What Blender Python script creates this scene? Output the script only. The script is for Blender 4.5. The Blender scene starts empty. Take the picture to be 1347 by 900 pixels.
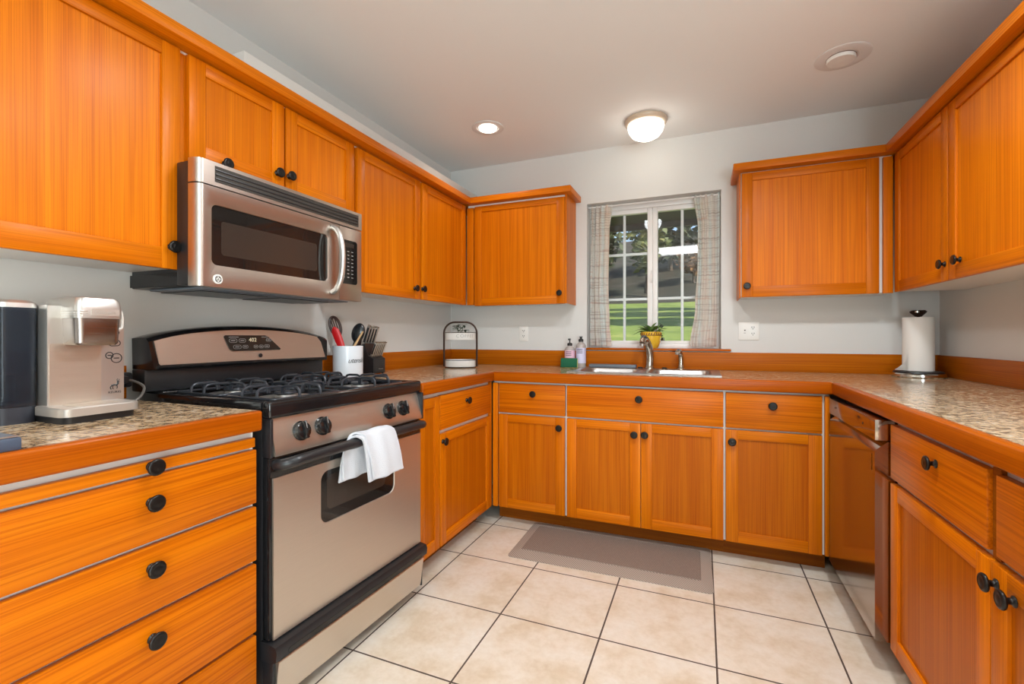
import bpy, bmesh, math, random
from mathutils import Vector, Matrix
random.seed(7)
S = bpy.context.scene
COL = S.collection
PI = math.pi

# ------------------------------------------------------------------ camera
H = 1.1261
FPX = 609.62
cam_d = bpy.data.cameras.new('camera'); cam = bpy.data.objects.new('camera', cam_d); COL.objects.link(cam)
cam.location = (0, 0, H)
cam.rotation_euler = (PI/2, 0, 0.3914)
cam_d.sensor_width = 36; cam_d.lens = FPX/1347*36
cam_d.shift_x = (673.5-672.19)/1347
cam_d.shift_y = -(450-442.8)/1347
cam_d.clip_start = 0.02
S.camera = cam
# ------------------------------------------------------------------ view + light
S.view_settings.view_transform = 'Standard'; S.view_settings.look = 'None'
S.view_settings.gamma = 1; S.view_settings.use_curve_mapping = False
S.view_settings.exposure = 0.07
W = bpy.data.worlds.new('sky'); S.world = W; W.use_nodes = True
wn = W.node_tree.nodes; wl = W.node_tree.links
sky = wn.new('ShaderNodeTexSky'); sky.sky_type = 'NISHITA'; sky.sun_disc = False
sky.sun_elevation = math.radians(35); sky.sun_rotation = math.radians(110)
wl.new(sky.outputs[0], wn['Background'].inputs[0]); wn['Background'].inputs[1].default_value = 0.22

def light(name, kind, loc, rot, energy, color=(1, 1, 1), size=None, size_y=None, **kw):
    d = bpy.data.lights.new(name, kind); o = bpy.data.objects.new(name, d); COL.objects.link(o)
    o.location = loc; o.rotation_euler = rot; d.energy = energy; d.color = color
    if size is not None:
        if kind == 'AREA':
            d.shape = 'RECTANGLE'; d.size = size; d.size_y = size_y or size
        elif kind == 'SUN': d.angle = size
        else: d.shadow_soft_size = size
    for k, v in kw.items(): setattr(d, k, v)
    return o
CAN = 60   # watts of each added can lamp
# sun on the garden
sd = Vector((-0.80, 0.28, -0.53))
light('sun', 'SUN', (6, 2, 9), sd.to_track_quat('-Z', 'Y').to_euler(), 8.0, (1, .93, .78), math.radians(.6))
# added unseen fill lights at the made-up patio door and the side opening
light('patio_fill', 'AREA', (1.5, -2.30, .95), (math.radians(135), 0, 0), 125, (.80, .95, 1), 1.7, 1.6)
light('side_fill', 'AREA', (2.95, -1.3, 1.35), (math.radians(125), 0, PI/2), 6, (.88, .96, 1), 2.0, 1.6)

# ------------------------------------------------------------------ material helpers
MATS = {}
def mat(name, col=(.8, .8, .8), rough=.5, metal=0, **kw):
    m = bpy.data.materials.new(name); m.use_nodes = True; MATS[name] = m
    b = m.node_tree.nodes['Principled BSDF']
    b.inputs['Base Color'].default_value = (*col, 1); b.inputs['Roughness'].default_value = rough
    b.inputs['Metallic'].default_value = metal
    for k, v in kw.items():
        b.inputs[k].default_value = (*v, 1) if isinstance(v, tuple) and len(v) == 3 else v
    return m
class NG:
    def __init__(s, m): s.t = m.node_tree; s.b = s.t.nodes['Principled BSDF']
    def n(s, typ, **kw):
        x = s.t.nodes.new(typ)
        for k, v in kw.items():
            if k in x.inputs: x.inputs[k].default_value = v
            else: setattr(x, k, v)
        return x
    def l(s, a, b): s.t.links.new(a, b)
    def ramp(s, fac, stops):
        r = s.n('ShaderNodeValToRGB'); e = r.color_ramp.elements
        while len(e) < len(stops): e.new(.5)
        for el, (p, c) in zip(e, stops): el.position = p; el.color = (*c, 1)
        s.l(fac, r.inputs[0]); return r.outputs[0]
    def mix(s, f, a, b, mode='MIX'):
        x = s.n('ShaderNodeMix', data_type='RGBA', blend_type=mode)
        for i, v in ((0, f), (6, a), (7, b)):
            if hasattr(v, 'is_linked'): s.l(v, x.inputs[i])
            else: x.inputs[i].default_value = v if i == 0 else (*v, 1)
        return x.outputs[2]
    def math(s, op, a, b=None, c=None):
        x = s.n('ShaderNodeMath', operation=op)
        for i, v in enumerate((a, b, c)):
            if v is None: continue
            if hasattr(v, 'is_linked'): s.l(v, x.inputs[i])
            else: x.inputs[i].default_value = v
        return x.outputs[0]
    def bump(s, h, strength=.1, dist=.01):
        x = s.n('ShaderNodeBump'); x.inputs['Strength'].default_value = strength; x.inputs['Distance'].default_value = dist
        s.l(h, x.inputs['Height']); s.l(x.outputs[0], s.b.inputs['Normal'])
    def coord(s, scale=(1, 1, 1), rnd=True, out='Object'):
        tc = s.n('ShaderNodeTexCoord'); mp = s.n('ShaderNodeMapping'); mp.inputs['Scale'].default_value = scale
        if rnd:
            oi = s.n('ShaderNodeObjectInfo'); va = s.n('ShaderNodeVectorMath', operation='ADD')
            mu = s.math('MULTIPLY', oi.outputs['Random'], 17.0)
            s.l(tc.outputs[out], va.inputs[0]); s.l(mu, va.inputs[1]); s.l(va.outputs[0], mp.inputs[0])
        else: s.l(tc.outputs[out], mp.inputs[0])
        return mp.outputs[0]
    def noise(s, vec, scale=1, detail=3, rough=.5):
        x = s.n('ShaderNodeTexNoise'); x.inputs['Scale'].default_value = scale; x.inputs['Detail'].default_value = detail
        x.inputs['Roughness'].default_value = rough; s.l(vec, x.inputs['Vector']); return x.outputs['Fac']

def wood(name, axis, tint=1.0, rough=.36, red=1.0, ff=330, fc=.7):
    m = mat(name, rough=rough); g = NG(m)
    fine = [ff, ff, ff]; fine[axis] = 2.2
    med = [34, 34, 34]; med[axis] = .8
    n1 = g.noise(g.coord(tuple(fine)), 1, 2); n2 = g.noise(g.coord(tuple(med)), 1, 3)
    c1 = g.ramp(n2, [(.3, (.56*tint, .130*tint*red, .0010*tint)), (.52, (.62*tint, .158*tint*red, .0014*tint)), (.72, (.69*tint, .192*tint*red, .0022*tint))])
    f = g.ramp(n1, [(.36, (.70, .60, .5)), (.56, (1, 1, 1))])
    oi = g.n('ShaderNodeObjectInfo')
    v = g.math('MULTIPLY_ADD', oi.outputs['Random'], .14, .93)
    c2 = g.mix(fc, c1, f, 'MULTIPLY')
    hs = g.n('ShaderNodeHueSaturation'); g.l(c2, hs.inputs['Color']); g.l(v, hs.inputs['Value'])
    g.l(hs.outputs[0], g.b.inputs['Base Color'])
    g.bump(n1, .05, .002)
    g.b.inputs['Coat Weight'].default_value = .03; g.b.inputs['Coat Roughness'].default_value = .2; g.b.inputs['Specular IOR Level'].default_value = .14
    return m
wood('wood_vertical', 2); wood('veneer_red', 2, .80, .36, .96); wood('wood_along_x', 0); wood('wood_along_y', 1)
wood('edge_along_x', 0, .68, .3, .82); wood('edge_along_y', 1, .62, .3, .82)
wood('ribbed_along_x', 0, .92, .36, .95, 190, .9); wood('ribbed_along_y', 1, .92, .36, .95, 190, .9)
wood('splash_along_x', 0, .74, .45); wood('splash_along_y', 1, .74, .45)
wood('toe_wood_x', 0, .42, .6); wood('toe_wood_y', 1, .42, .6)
mat('melamine', (.76, .72, .68), .4)
mat('knob_black', (.018, .016, .015), .3, .6)
mat('black_gloss', (.008, .008, .009), .12, 0)
mat('black_satin', (.014, .014, .016), .35)
mat('black_iron', (.030, .034, .043), .30, .2)
mat('dark_glass', (.012, .010, .009), .04, 0, **{'Specular IOR Level': .6})
mat('window_mesh', (.035, .026, .021), .12)
mat('chrome', (.72, .70, .66), .12, 1)
mat('nickel', (.52, .47, .40), .2, 1)
mat('white_vinyl', (.80, .78, .76), .35)
mat('white_plastic', (.78, .77, .74), .35)
mat('slot_dark', (.03, .025, .02), .6)
mat('ceramic', (.74, .78, .84), .22)
mat('ink', (.02, .02, .022), .5)
mat('red_silicone', (.60, .008, .012), .35)
mat('tan_wood', (.62, .40, .20), .5)
mat('black_nylon', (.012, .014, .017), .22)
mat('brown_nylon', (.05, .022, .018), .4)
mat('wire', (.55, .5, .45), .25, 1)
mat('bronze', (.045, .022, .014), .45, .5)
mat('tray_white', (.72, .70, .67), .5)
mat('leaf', (.09, .17, .03), .5)
mat('leaf_dark', (.025, .05, .018), .6)
mat('soil', (.03, .02, .012), .9)
mat('yellow_glaze', (.78, .46, .035), .2)
mat('brown_glaze', (.22, .10, .03), .35)
mat('sponge_green', (.004, .10, .045), .85)
mat('sponge_yellow', (.62, .62, .20), .85)
mat('label_lilac', (.62, .60, .78), .5)
mat('label_pink', (.72, .45, .58), .5)
mat('pump_black', (.02, .017, .015), .4)
mat('paper', (.80, .78, .74), .85)
mat('tray_dark', (.022, .022, .023), .5)
mat('tray_grey', (.14, .16, .19), .45)
mat('slate_box', (.055, .075, .115), .4)
mat('silver_trim', (.60, .58, .555), .32, .88)
mat('silver_paint', (.56, .52, .48), .32, .6)
mat('coffee_dark', (.03, .033, .045), .3)
mat('cord_grey', (.16, .15, .14), .4)
mat('gap_shade_brown', (.17, .07, .035), .6)
mat('eave', (.05, .045, .04), .8)
mat('bark', (.07, .05, .035), .9)
mat('asphalt', (.16, .17, .20), .9)
mat('display_dark', (.02, .02, .018), .15)
mat('print_grey', (.42, .41, .40), .5)
m = mat('lamp_glow', (1, 1, 1), .4); m.node_tree.nodes['Principled BSDF'].inputs['Emission Color'].default_value = (1, .93, .82, 1); m.node_tree.nodes['Principled BSDF'].inputs['Emission Strength'].default_value = 3.6
m = mat('panel_glow', (1, 1, 1), .4); m.node_tree.nodes['Principled BSDF'].inputs['Emission Color'].default_value = (.97, .985, 1, 1); m.node_tree.nodes['Principled BSDF'].inputs['Emission Strength'].default_value = 19
m = mat('digits', (.5, .45, .3), .4); m.node_tree.nodes['Principled BSDF'].inputs['Emission Color'].default_value = (.9, .8, .55, 1); m.node_tree.nodes['Principled BSDF'].inputs['Emission Strength'].default_value = .35
mat('lamp_off', (.72, .71, .70), .45); mat('lamp_tan', (.62, .50, .38), .35)
mat('smoke_plastic', (.10, .115, .15), .06, 0, **{'Transmission Weight': .85, 'IOR': 1.2})
mat('bottle_clear', (.62, .57, .54), .2, 0, **{'Transmission Weight': .35})
m = mat('pane', (1, 1, 1), .0, 0)  # thin window pane: clear with a real fresnel reflection
g = NG(m); tr = g.n('ShaderNodeBsdfTransparent'); gl = g.n('ShaderNodeBsdfGlossy'); gl.inputs['Roughness'].default_value = .03
fr = g.n('ShaderNodeFresnel'); fr.inputs['IOR'].default_value = 1.52; ms = g.n('ShaderNodeMixShader')
g.l(fr.outputs[0], ms.inputs[0]); g.l(tr.outputs[0], ms.inputs[1]); g.l(gl.outputs[0], ms.inputs[2])
g.l(ms.outputs[0], g.t.nodes['Material Output'].inputs[0])

def paint(name, col, bump=.04):
    m = mat(name, col, .75); g = NG(m)
    v = g.coord((1, 1, 1), False); n = g.noise(v, 160, 3); g.bump(n, bump, .004)
paint('wall_paint', (.665, .660, .640)); paint('ceiling_paint', (.82, .835, .835))
# brushed steel
def steel(name, col, rough, stretch, metal=1):
    m = mat(name, col, rough, metal); g = NG(m)
    n = g.noise(g.coord(stretch), 1, 2)
    r = g.math('MULTIPLY_ADD', n, .07, rough-.035); g.l(r, g.b.inputs['Roughness'])
    c = g.ramp(n, [(.3, tuple(x*.97 for x in col)), (.7, tuple(min(1, x*1.02) for x in col))]); g.l(c, g.b.inputs['Base Color'])
steel('steel', (.64, .575, .50), .38, (900, 9, 900), .92); steel('steel_head', (.33, .295, .28), .26, (900, 9, 900)); steel('steel_warm', (.53, .465, .415), .33, (900, 9, 900)); steel('steel_dw', (.42, .35, .30), .13, (900, 900, 6)); steel('sink_steel', (.50, .49, .48), .33, (8, 300, 300))
# granite
m = mat('granite', rough=.1); g = NG(m); v = g.coord((1, 1, 1), False)
n1 = g.noise(v, 60, 4, .62); n2 = g.noise(v, 105, 3, .6); n3 = g.noise(v, 12, 3)
c = g.ramp(n1, [(.33, (.05, .035, .025)), (.42, (.24, .14, .075)), (.48, (.50, .34, .19)), (.58, (.66, .50, .32)), (.70, (.70, .64, .54))])
c = g.mix(g.ramp(n2, [(.585, (0, 0, 0)), (.66, (.85, .85, .85))]), c, (.045, .038, .033))
c = g.mix(g.ramp(n3, [(.45, (0, 0, 0)), (.7, (.25, .25, .25))]), c, (.40, .25, .12))
g.l(c, g.b.inputs['Base Color']); g.b.inputs['Roughness'].default_value = .12; g.b.inputs['IOR'].default_value = 1.4
# floor tile
T = .4014; GX = -1.1582; GY = 2.1238
m = mat('floor_tile', rough=.38); g = NG(m)
geo = g.n('ShaderNodeNewGeometry'); sp = g.n('ShaderNodeSeparateXYZ'); g.l(geo.outputs['Position'], sp.inputs[0])
def groutline(out, off):
    f = g.math('FRACT', g.math('ADD', g.math('DIVIDE', g.math('SUBTRACT', out, off), T), 40.5))
    return g.math('LESS_THAN', g.math('ABSOLUTE', g.math('SUBTRACT', f, .5)), .0032/T)
gr = g.math('MAXIMUM', groutline(sp.outputs[0], GX), groutline(sp.outputs[1], GY))
na = g.noise(geo.outputs['Position'], 5.5, 5, .6); nb = g.noise(geo.outputs['Position'], 40, 4, .6)
c = g.ramp(na, [(.35, (.64, .53, .40)), (.5, (.72, .635, .53)), (.66, (.75, .69, .61))])
c = g.mix(.35, c, g.ramp(nb, [(.35, (.82, .76, .68)), (.6, (1, 1, 1))]), 'MULTIPLY')
c = g.mix(gr, c, (.075, .05, .038)); g.l(c, g.b.inputs['Base Color'])
g.l(g.math('MULTIPLY_ADD', gr, .4, .36), g.b.inputs['Roughness'])
g.bump(g.math('MULTIPLY_ADD', gr, -1.0, g.math('MULTIPLY', nb, .12)), .35, .003)
# mat: diagonal woven
m = mat('mat_weave', rough=.85); g = NG(m); v = g.coord((1, 1, 1), False)
wv = g.n('ShaderNodeTexWave', wave_type='BANDS', bands_direction='DIAGONAL'); wv.inputs['Scale'].default_value = 42; wv.inputs['Distortion'].default_value = .6; g.l(v, wv.inputs['Vector'])
nn = g.noise(v, 300, 2)
c = g.mix(wv.outputs['Fac'], (.19, .14, .115), (.32, .25, .205)); c = g.mix(.5, c, g.ramp(nn, [(.3, (.5, .5, .5)), (.7, (1, 1, 1))]), 'MULTIPLY')
g.l(c, g.b.inputs['Base Color']); g.bump(wv.outputs['Fac'], .4, .002)
m = mat('mat_border', rough=.8); g = NG(m); v = g.coord((1, 1, 1), False)
wv = g.n('ShaderNodeTexWave', wave_type='BANDS', bands_direction='DIAGONAL'); wv.inputs['Scale'].default_value = 45; g.l(v, wv.inputs['Vector'])
c = g.mix(wv.outputs['Fac'], (.22, .17, .14), (.46, .39, .33)); g.l(c, g.b.inputs['Base Color']); g.bump(wv.outputs['Fac'], .3, .002)
# curtain fabric: thin broken horizontal threads and soft vertical colour columns
m = mat('curtain_fabric', rough=.9); g = NG(m)
n1 = g.noise(g.coord((4, 4, 150), True), 1, 2, .5); n2 = g.noise(g.coord((22, 0, .6), True), 1, 1); n3 = g.noise(g.coord((6, 6, 60), True), 1, 2)
base = g.ramp(n2, [(.36, (.90, .94, .93)), (.5, (.96, .93, .88)), (.62, (.96, .87, .80))])
c = g.mix(g.ramp(n1, [(.54, (0, 0, 0)), (.63, (.5, .5, .5))]), base, (.52, .42, .38))
c = g.mix(g.ramp(n3, [(.60, (0, 0, 0)), (.68, (.35, .35, .35))]), c, (.68, .42, .32))
g.l(c, g.b.inputs['Base Color'])
tl = g.n('ShaderNodeBsdfTranslucent'); g.l(c, tl.inputs[0]); ms = g.n('ShaderNodeMixShader'); ms.inputs[0].default_value = .3
g.l(g.b.outputs[0], ms.inputs[1]); g.l(tl.outputs[0], ms.inputs[2]); g.l(ms.outputs[0], g.t.nodes['Material Output'].inputs[0])
m = mat('towel_cotton', (.60, .615, .66), .95); g = NG(m); n = g.noise(g.coord((1, 1, 1), False), 380, 2); g.bump(n, .5, .004)
# garden
m = mat('grass', rough=.9); g = NG(m); v = g.coord((1, 1, 1), False); n1 = g.noise(v, .8, 5, .7); n2 = g.noise(v, 14, 3, .7)
c = g.ramp(n1, [(.3, (.11, .18, .02)), (.55, (.21, .29, .045)), (.72, (.37, .38, .10))]); c = g.mix(.6, c, g.ramp(n2, [(.3, (.45, .5, .35)), (.65, (1, 1, 1))]), 'MULTIPLY'); g.l(c, g.b.inputs['Base Color'])
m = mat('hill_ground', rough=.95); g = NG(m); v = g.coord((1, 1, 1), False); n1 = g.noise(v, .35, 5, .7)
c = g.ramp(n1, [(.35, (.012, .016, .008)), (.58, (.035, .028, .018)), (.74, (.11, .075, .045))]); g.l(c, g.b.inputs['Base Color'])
def foliage(name, a, b):
    m = mat(name, rough=.7); g = NG(m); oi = g.n('ShaderNodeNewGeometry')
    c = g.ramp(oi.outputs['Random Per Island'], [(0, a), (1, b)]); g.l(c, g.b.inputs['Base Color'])
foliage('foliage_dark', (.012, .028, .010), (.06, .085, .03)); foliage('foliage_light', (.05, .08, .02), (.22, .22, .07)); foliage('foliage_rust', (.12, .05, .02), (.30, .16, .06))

# ------------------------------------------------------------------ mesh helpers
def BM(): return bmesh.new()
def merge(bm, tmp, mi=0, M=None):
    if mi:
        for f in tmp.faces: f.material_index = mi
    if M is not None: bmesh.ops.transform(tmp, matrix=M, verts=tmp.verts)
    me = bpy.data.meshes.new('tmp'); tmp.to_mesh(me); tmp.free(); bm.from_mesh(me); bpy.data.meshes.remove(me)
def box(bm, x0, x1, y0, y1, z0, z1, bev=0, mi=0, seg=2, M=None):
    if x0 > x1: x0, x1 = x1, x0
    if y0 > y1: y0, y1 = y1, y0
    if z0 > z1: z0, z1 = z1, z0
    t = bmesh.new()
    v = [t.verts.new(p) for p in ((x0,y0,z0),(x1,y0,z0),(x1,y1,z0),(x0,y1,z0),(x0,y0,z1),(x1,y0,z1),(x1,y1,z1),(x0,y1,z1))]
    for q in ((0,3,2,1),(4,5,6,7),(0,1,5,4),(1,2,6,5),(2,3,7,6),(3,0,4,7)): t.faces.new([v[i] for i in q])
    if bev:
        bev = min(bev, .49*min(x1-x0, y1-y0, z1-z0))
        bmesh.ops.bevel(t, geom=list(t.edges), offset=bev, segments=seg, affect='EDGES', profile=.5)
    merge(bm, t, mi, M); return bm
def loft(bm, loops, closed=True, cap0=True, cap1=True, mi=0, M=None, flip=False):
    t = bmesh.new(); R = [[t.verts.new(p) for p in L] for L in loops]; n = len(R[0])
    for a, b in zip(R, R[1:]):
        for i in range(n if closed else n-1):
            j = (i+1) % n
            try: t.faces.new((a[i], a[j], b[j], b[i]))
            except ValueError: pass
    if cap0: t.faces.new(list(reversed(R[0])))
    if cap1: t.faces.new(R[-1])
    bmesh.ops.recalc_face_normals(t, faces=t.faces)
    merge(bm, t, mi, M); return bm
def lathe(bm, prof, c=(0, 0, 0), seg=24, axis='Z', mi=0, cap0=True, cap1=True, sx=1, sy=1):
    loops = []
    for r, h in prof:
        L = []
        for i in range(seg):
            a = 2*PI*i/seg; x, y = r*math.cos(a)*sx, r*math.sin(a)*sy
            p = {'Z': (x, y, h), 'X': (h, x, y), 'Y': (x, h, y)}[axis]
            L.append((c[0]+p[0], c[1]+p[1], c[2]+p[2]))
        loops.append(L)
    return loft(bm, loops, True, cap0, cap1, mi)
def tube(bm, pts, r, seg=10, closed=False, mi=0, flat=1.0):
    pts = [Vector(p) for p in pts]; n = len(pts); rs = r if isinstance(r, (list, tuple)) else [r]*n
    up = None; loops = []
    for i, p in enumerate(pts):
        if closed: d = pts[(i+1) % n]-pts[i-1]
        else: d = pts[min(i+1, n-1)]-pts[max(i-1, 0)]
        d.normalize()
        if up is None:
            up = Vector((0, 0, 1)) if abs(d.z) < .9 else Vector((1, 0, 0))
        s = d.cross(up); s.normalize(); up = s.cross(d); up.normalize()
        loops.append([tuple(p+(s*math.cos(2*PI*k/seg)*flat+up*math.sin(2*PI*k/seg))*rs[i]) for k in range(seg)])
    if closed:
        t = bmesh.new(); R = [[t.verts.new(p) for p in L] for L in loops]
        for a in range(n):
            A, B = R[a], R[(a+1) % n]
            for i in range(seg): t.faces.new((A[i], A[(i+1) % seg], B[(i+1) % seg], B[i]))
        bmesh.ops.recalc_face_normals(t, faces=t.faces); merge(bm, t, mi); return bm
    return loft(bm, loops, True, True, True, mi)
def arc(p, q, r, n, a0, a1): return [(p+r*math.cos(a0+(a1-a0)*i/n), q+r*math.sin(a0+(a1-a0)*i/n)) for i in range(n+1)]
def rrect(w, h, r, n=5, cx=0, cy=0):
    P = []
    for sx, sy, a in ((1, 1, 0), (-1, 1, PI/2), (-1, -1, PI), (1, -1, 1.5*PI)):
        P += arc(cx+sx*(w/2-r), cy+sy*(h/2-r), r, n, a, a+PI/2)
    return P
def smooth_curve(ctrl, n=8):
    P = [Vector(c) for c in ctrl]; out = []
    for i in range(len(P)-1):
        p0 = P[max(i-1, 0)]; p1 = P[i]; p2 = P[i+1]; p3 = P[min(i+2, len(P)-1)]
        for k in range(n):
            t = k/n
            out.append(.5*((2*p1)+(-p0+p2)*t+(2*p0-5*p1+4*p2-p3)*t*t+(-p0+3*p1-3*p2+p3)*t**3))
    out.append(P[-1]); return out
def prism(bm, poly, f0, f1, mi=0):
    """poly of 2D points; f0 / f1 map a 2D point to the two end faces"""
    return loft(bm, [[f0(p) for p in poly], [f1(p) for p in poly]], True, True, True, mi)

def thing(name, label, cat, loc=(0, 0, 0), rz=0, group=None):
    o = bpy.data.objects.new(name, None); COL.objects.link(o); o.empty_display_size = .05
    o.location = loc; o.rotation_euler = (0, 0, rz)
    o['label'] = label; o['category'] = cat
    if group: o['group'] = group
    return o
def obj(name, bm, mats, parent=None, world=False, smooth=35, loc=None):
    me = bpy.data.meshes.new(name)
    off = None
    if world and parent is not None:
        root = parent
        while root.parent: root = root.parent
        off = root.location
    if loc is not None: off = Vector(loc)
    if off is not None: bmesh.ops.translate(bm, vec=-Vector(off), verts=bm.verts)
    bm.to_mesh(me); bm.free()
    for mm in (mats if isinstance(mats, (list, tuple)) else [mats]): me.materials.append(MATS[mm])
    if smooth:
        me.polygons.foreach_set('use_smooth', [True]*len(me.polygons)); me.set_sharp_from_angle(angle=math.radians(smooth))
    o = bpy.data.objects.new(name, me); COL.objects.link(o)
    if parent is not None: o.parent = parent
    if loc is not None: o.location = loc
    return o
def solo(name, bm, mats, label, cat, loc, group=None, smooth=35):
    """a thing that is one mesh; bm in world coordinates"""
    o = obj(name, bm, mats, None, False, smooth, loc)
    o['label'] = label; o['category'] = cat
    if group: o['group'] = group
    return o
def struct(name, bm, m, parent=None, smooth=0):
    o = obj(name, bm, m, parent, False, smooth)
    if parent is None: o['kind'] = 'structure'
    return o
def text_mesh(body, size, extrude=.0006, shear=0, spacing=1.0):
    cu = bpy.data.curves.new('txt', 'FONT'); cu.body = body; cu.size = size; cu.extrude = extrude; cu.shear = shear
    cu.align_x = 'CENTER'; cu.align_y = 'CENTER'; cu.space_character = spacing
    o = bpy.data.objects.new('txt', cu); COL.objects.link(o)
    dg = bpy.context.evaluated_depsgraph_get(); me = bpy.data.meshes.new_from_object(o.evaluated_get(dg))
    bpy.data.objects.remove(o); bm = bmesh.new(); bm.from_mesh(me); bpy.data.meshes.remove(me)
    return bm
def mapbm(bm, f):
    for v in bm.verts: v.co = Vector(f(v.co))
    return bm

# ------------------------------------------------------------------ dimensions
ZC = 2.4328; HC = .914
WL = -1.845; WR = 1.193; WB = 3.218
XL = -1.1585; YB = 2.539; XR = .5525          # worktop front edges
DL = -1.178; DB = 2.559; DR = .572            # base door planes
UL, UB, UR = -1.5726, 2.971, .9155            # upper door planes
WX0, WX1, WZ0, WZ1 = -.75, .110, 1.045, 2.057 # window opening

# ------------------------------------------------------------------ room shell
b = BM(); box(b, -2.0, 3.2, -2.8, 3.42, -.1, 0); struct('floor', b, 'floor_tile')
b = BM(); box(b, -2.0, 3.2, -2.8, 3.42, ZC, ZC+.12); struct('ceiling', b, 'ceiling_paint')
b = BM(); box(b, WL-.15, WL, -2.8, 3.42, 0, ZC); struct('wall_left', b, 'wall_paint')
b = BM()
box(b, WL, WX0, WB, 3.42, 0, ZC); box(b, WX1, WR+.15, WB, 3.42, 0, ZC); box(b, WX0, WX1, WB, 3.42, 0, WZ0); box(b, WX0, WX1, WB, 3.42, WZ1, ZC)
struct('wall_back', b, 'wall_paint')
b = BM(); box(b, WR, WR+.15, .1, WB, 0, ZC); struct('wall_right', b, 'wall_paint')
b = BM(); box(b, WR+.15, 3.2, -.05, .1, 0, ZC); box(b, WR, WR+.15, -.05, .1, 0, ZC); struct('wall_return', b, 'wall_paint')
b = BM(); box(b, 3.05, 3.2, -2.8, -.05, 0, .5); box(b, 3.05, 3.2, -2.8, -2.4, .5, 2.15); box(b, 3.05, 3.2, -.25, -.05, .5, 2.15); box(b, 3.05, 3.2, -2.8, -.05, 2.15, ZC); struct('wall_side', b, 'wall_paint')
b = BM(); box(b, WL, .6, -2.8, -2.65, 0, ZC); box(b, 2.4, 3.05, -2.8, -2.65, 0, ZC); box(b, .6, 2.4, -2.8, -2.65, 2.3, ZC); struct('wall_front', b, 'wall_paint')
# made-up patio door frame behind the camera, put around the fill light
b = BM()
for x in (.6, 1.47, 2.34): box(b, x, x+.06, -2.76, -2.68, 0, 2.3)
for z in (0, 2.24): box(b, .66, 2.34, -2.76, -2.68, z, z+.06)
struct('added_door_1', b, 'white_vinyl')

# ---- window
b = BM(); fy0, fy1 = 3.315, 3.385
box(b, WX0, WX0+.045, fy0, fy1, WZ0, WZ1, .004); box(b, WX1-.045, WX1, fy0, fy1, WZ0, WZ1, .004)
box(b, WX0+.045, WX1-.045, fy0, fy1, WZ1-.04, WZ1, .004); box(b, WX0+.045, WX1-.045, fy0, fy1, WZ0, WZ0+.03, .004)
win = obj('window_1', b, 'white_vinyl'); win['kind'] = 'structure'
XM = -.317
def sash(x0, x1):
    b = BM(); z0, z1 = WZ0+.03, WZ1-.04; s = .034; y0, y1 = 3.325, 3.37
    box(b, x0, x0+s, y0, y1, z0, z1, .004); box(b, x1-s, x1, y0, y1, z0, z1, .004)
    box(b, x0+s, x1-s, y0, y1, z0, z0+.022, .003); box(b, x0+s, x1-s, y0, y1, z1-.03, z1, .004)
    so = obj('sash', b, 'white_vinyl', win)
    b = BM(); xm = (x0+x1)/2; zz = [z0+(z1-z0)*.355, z0+(z1-z0)*.68]
    box(b, xm-.009, xm+.009, 3.350, 3.362, z0+.022, z1-.03, .002)
    for z in (1.389, 1.706): box(b, x0+s, x1-s, 3.351, 3.361, z-.009, z+.009, .002)
    obj('muntin', b, 'white_vinyl', so)
    b = BM(); box(b, x0+s-.004, x1-s+.004, 3.345, 3.349, z0+.018, z1-.026); obj('pane', b, 'pane', so, smooth=0)
    return so
sash(WX0+.045, XM); so = sash(XM, WX1-.045)
b = BM(); tube(b, [(XM-.006, 3.318, 1.58), (XM-.006, 3.31, 1.55), (XM-.006, 3.312, 1.50)], .005, 8); obj('latch', b, 'white_vinyl', win)
# wooden sill ledge
b = BM(); box(b, -.815, .166, 3.188, WB, WZ0-.012, WZ0+.002, .003); box(b, WX0, WX1, WB, 3.315, WZ0-.012, WZ0+.002)
struct('trim_1', b, 'edge_along_x', None, 35)

# ------------------------------------------------------------------ splash boards
def splash(name, x0, x1, y0, y1, z1, m, label):
    b = BM(); box(b, x0, x1, y0, y1, HC, z1, .002)
    solo(name, b, m, label, 'backsplash', ((x0+x1)/2, (y0+y1)/2, HC))
splash('backsplash_board', WL, WL+.018, .36, .968, 1.026, 'splash_along_y', 'wooden backsplash board on the left wall behind the coffee maker')
splash('backsplash_board', WL, WL+.018, 1.80, 3.198, 1.026, 'splash_along_y', 'wooden backsplash board on the left wall behind the utensil crock and knife block')
splash('backsplash_board', WL, WR, 3.20, WB, 1.026, 'splash_along_x', 'long wooden backsplash board under the window behind the sink')
splash('backsplash_board', WR-.018, WR, .36, 3.198, 1.026, 'splash_along_y', 'wooden backsplash board on the right wall beside the paper towels')

# ------------------------------------------------------------------ cabinets
class Face:
    def __init__(s, k, p): s.k = k; s.p = p; s.h = 'wood_along_x' if k == 'B' else 'wood_along_y'; s.rz = {'L': 0, 'B': -PI/2, 'R': PI}[k]
    def P(s, a, d, z): return {'L': (s.p+d, a, z), 'B': (a, s.p-d, z), 'R': (s.p-d, a, z)}[s.k]
    def box(s, bm, a0, a1, d0, d1, z0, z1, bev=0, mi=0):
        p = s.P(a0, d0, z0); q = s.P(a1, d1, z1); box(bm, p[0], q[0], p[1], q[1], z0, z1, bev, mi)
FL, FB, FR = Face('L', DL), Face('B', DB), Face('R', DR)
GL, GB, GR = Face('L', UL), Face('B', UB), Face('R', UR)
kb = BM(); lathe(kb, [(.009, 0), (.009, .002), (.0055, .004), (.005, .012), (.009, .016), (.0145, .019), (.0155, .022), (.0145, .0255), (.011, .0275), (.010, .0268), (.006, .028), (.0, .0285)], axis='X', seg=20, cap1=False)
KNOB = bpy.data.meshes.new('knob'); kb.to_mesh(KNOB); kb.free(); KNOB.materials.append(MATS['knob_black'])
KNOB.polygons.foreach_set('use_smooth', [True]*len(KNOB.polygons))
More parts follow.
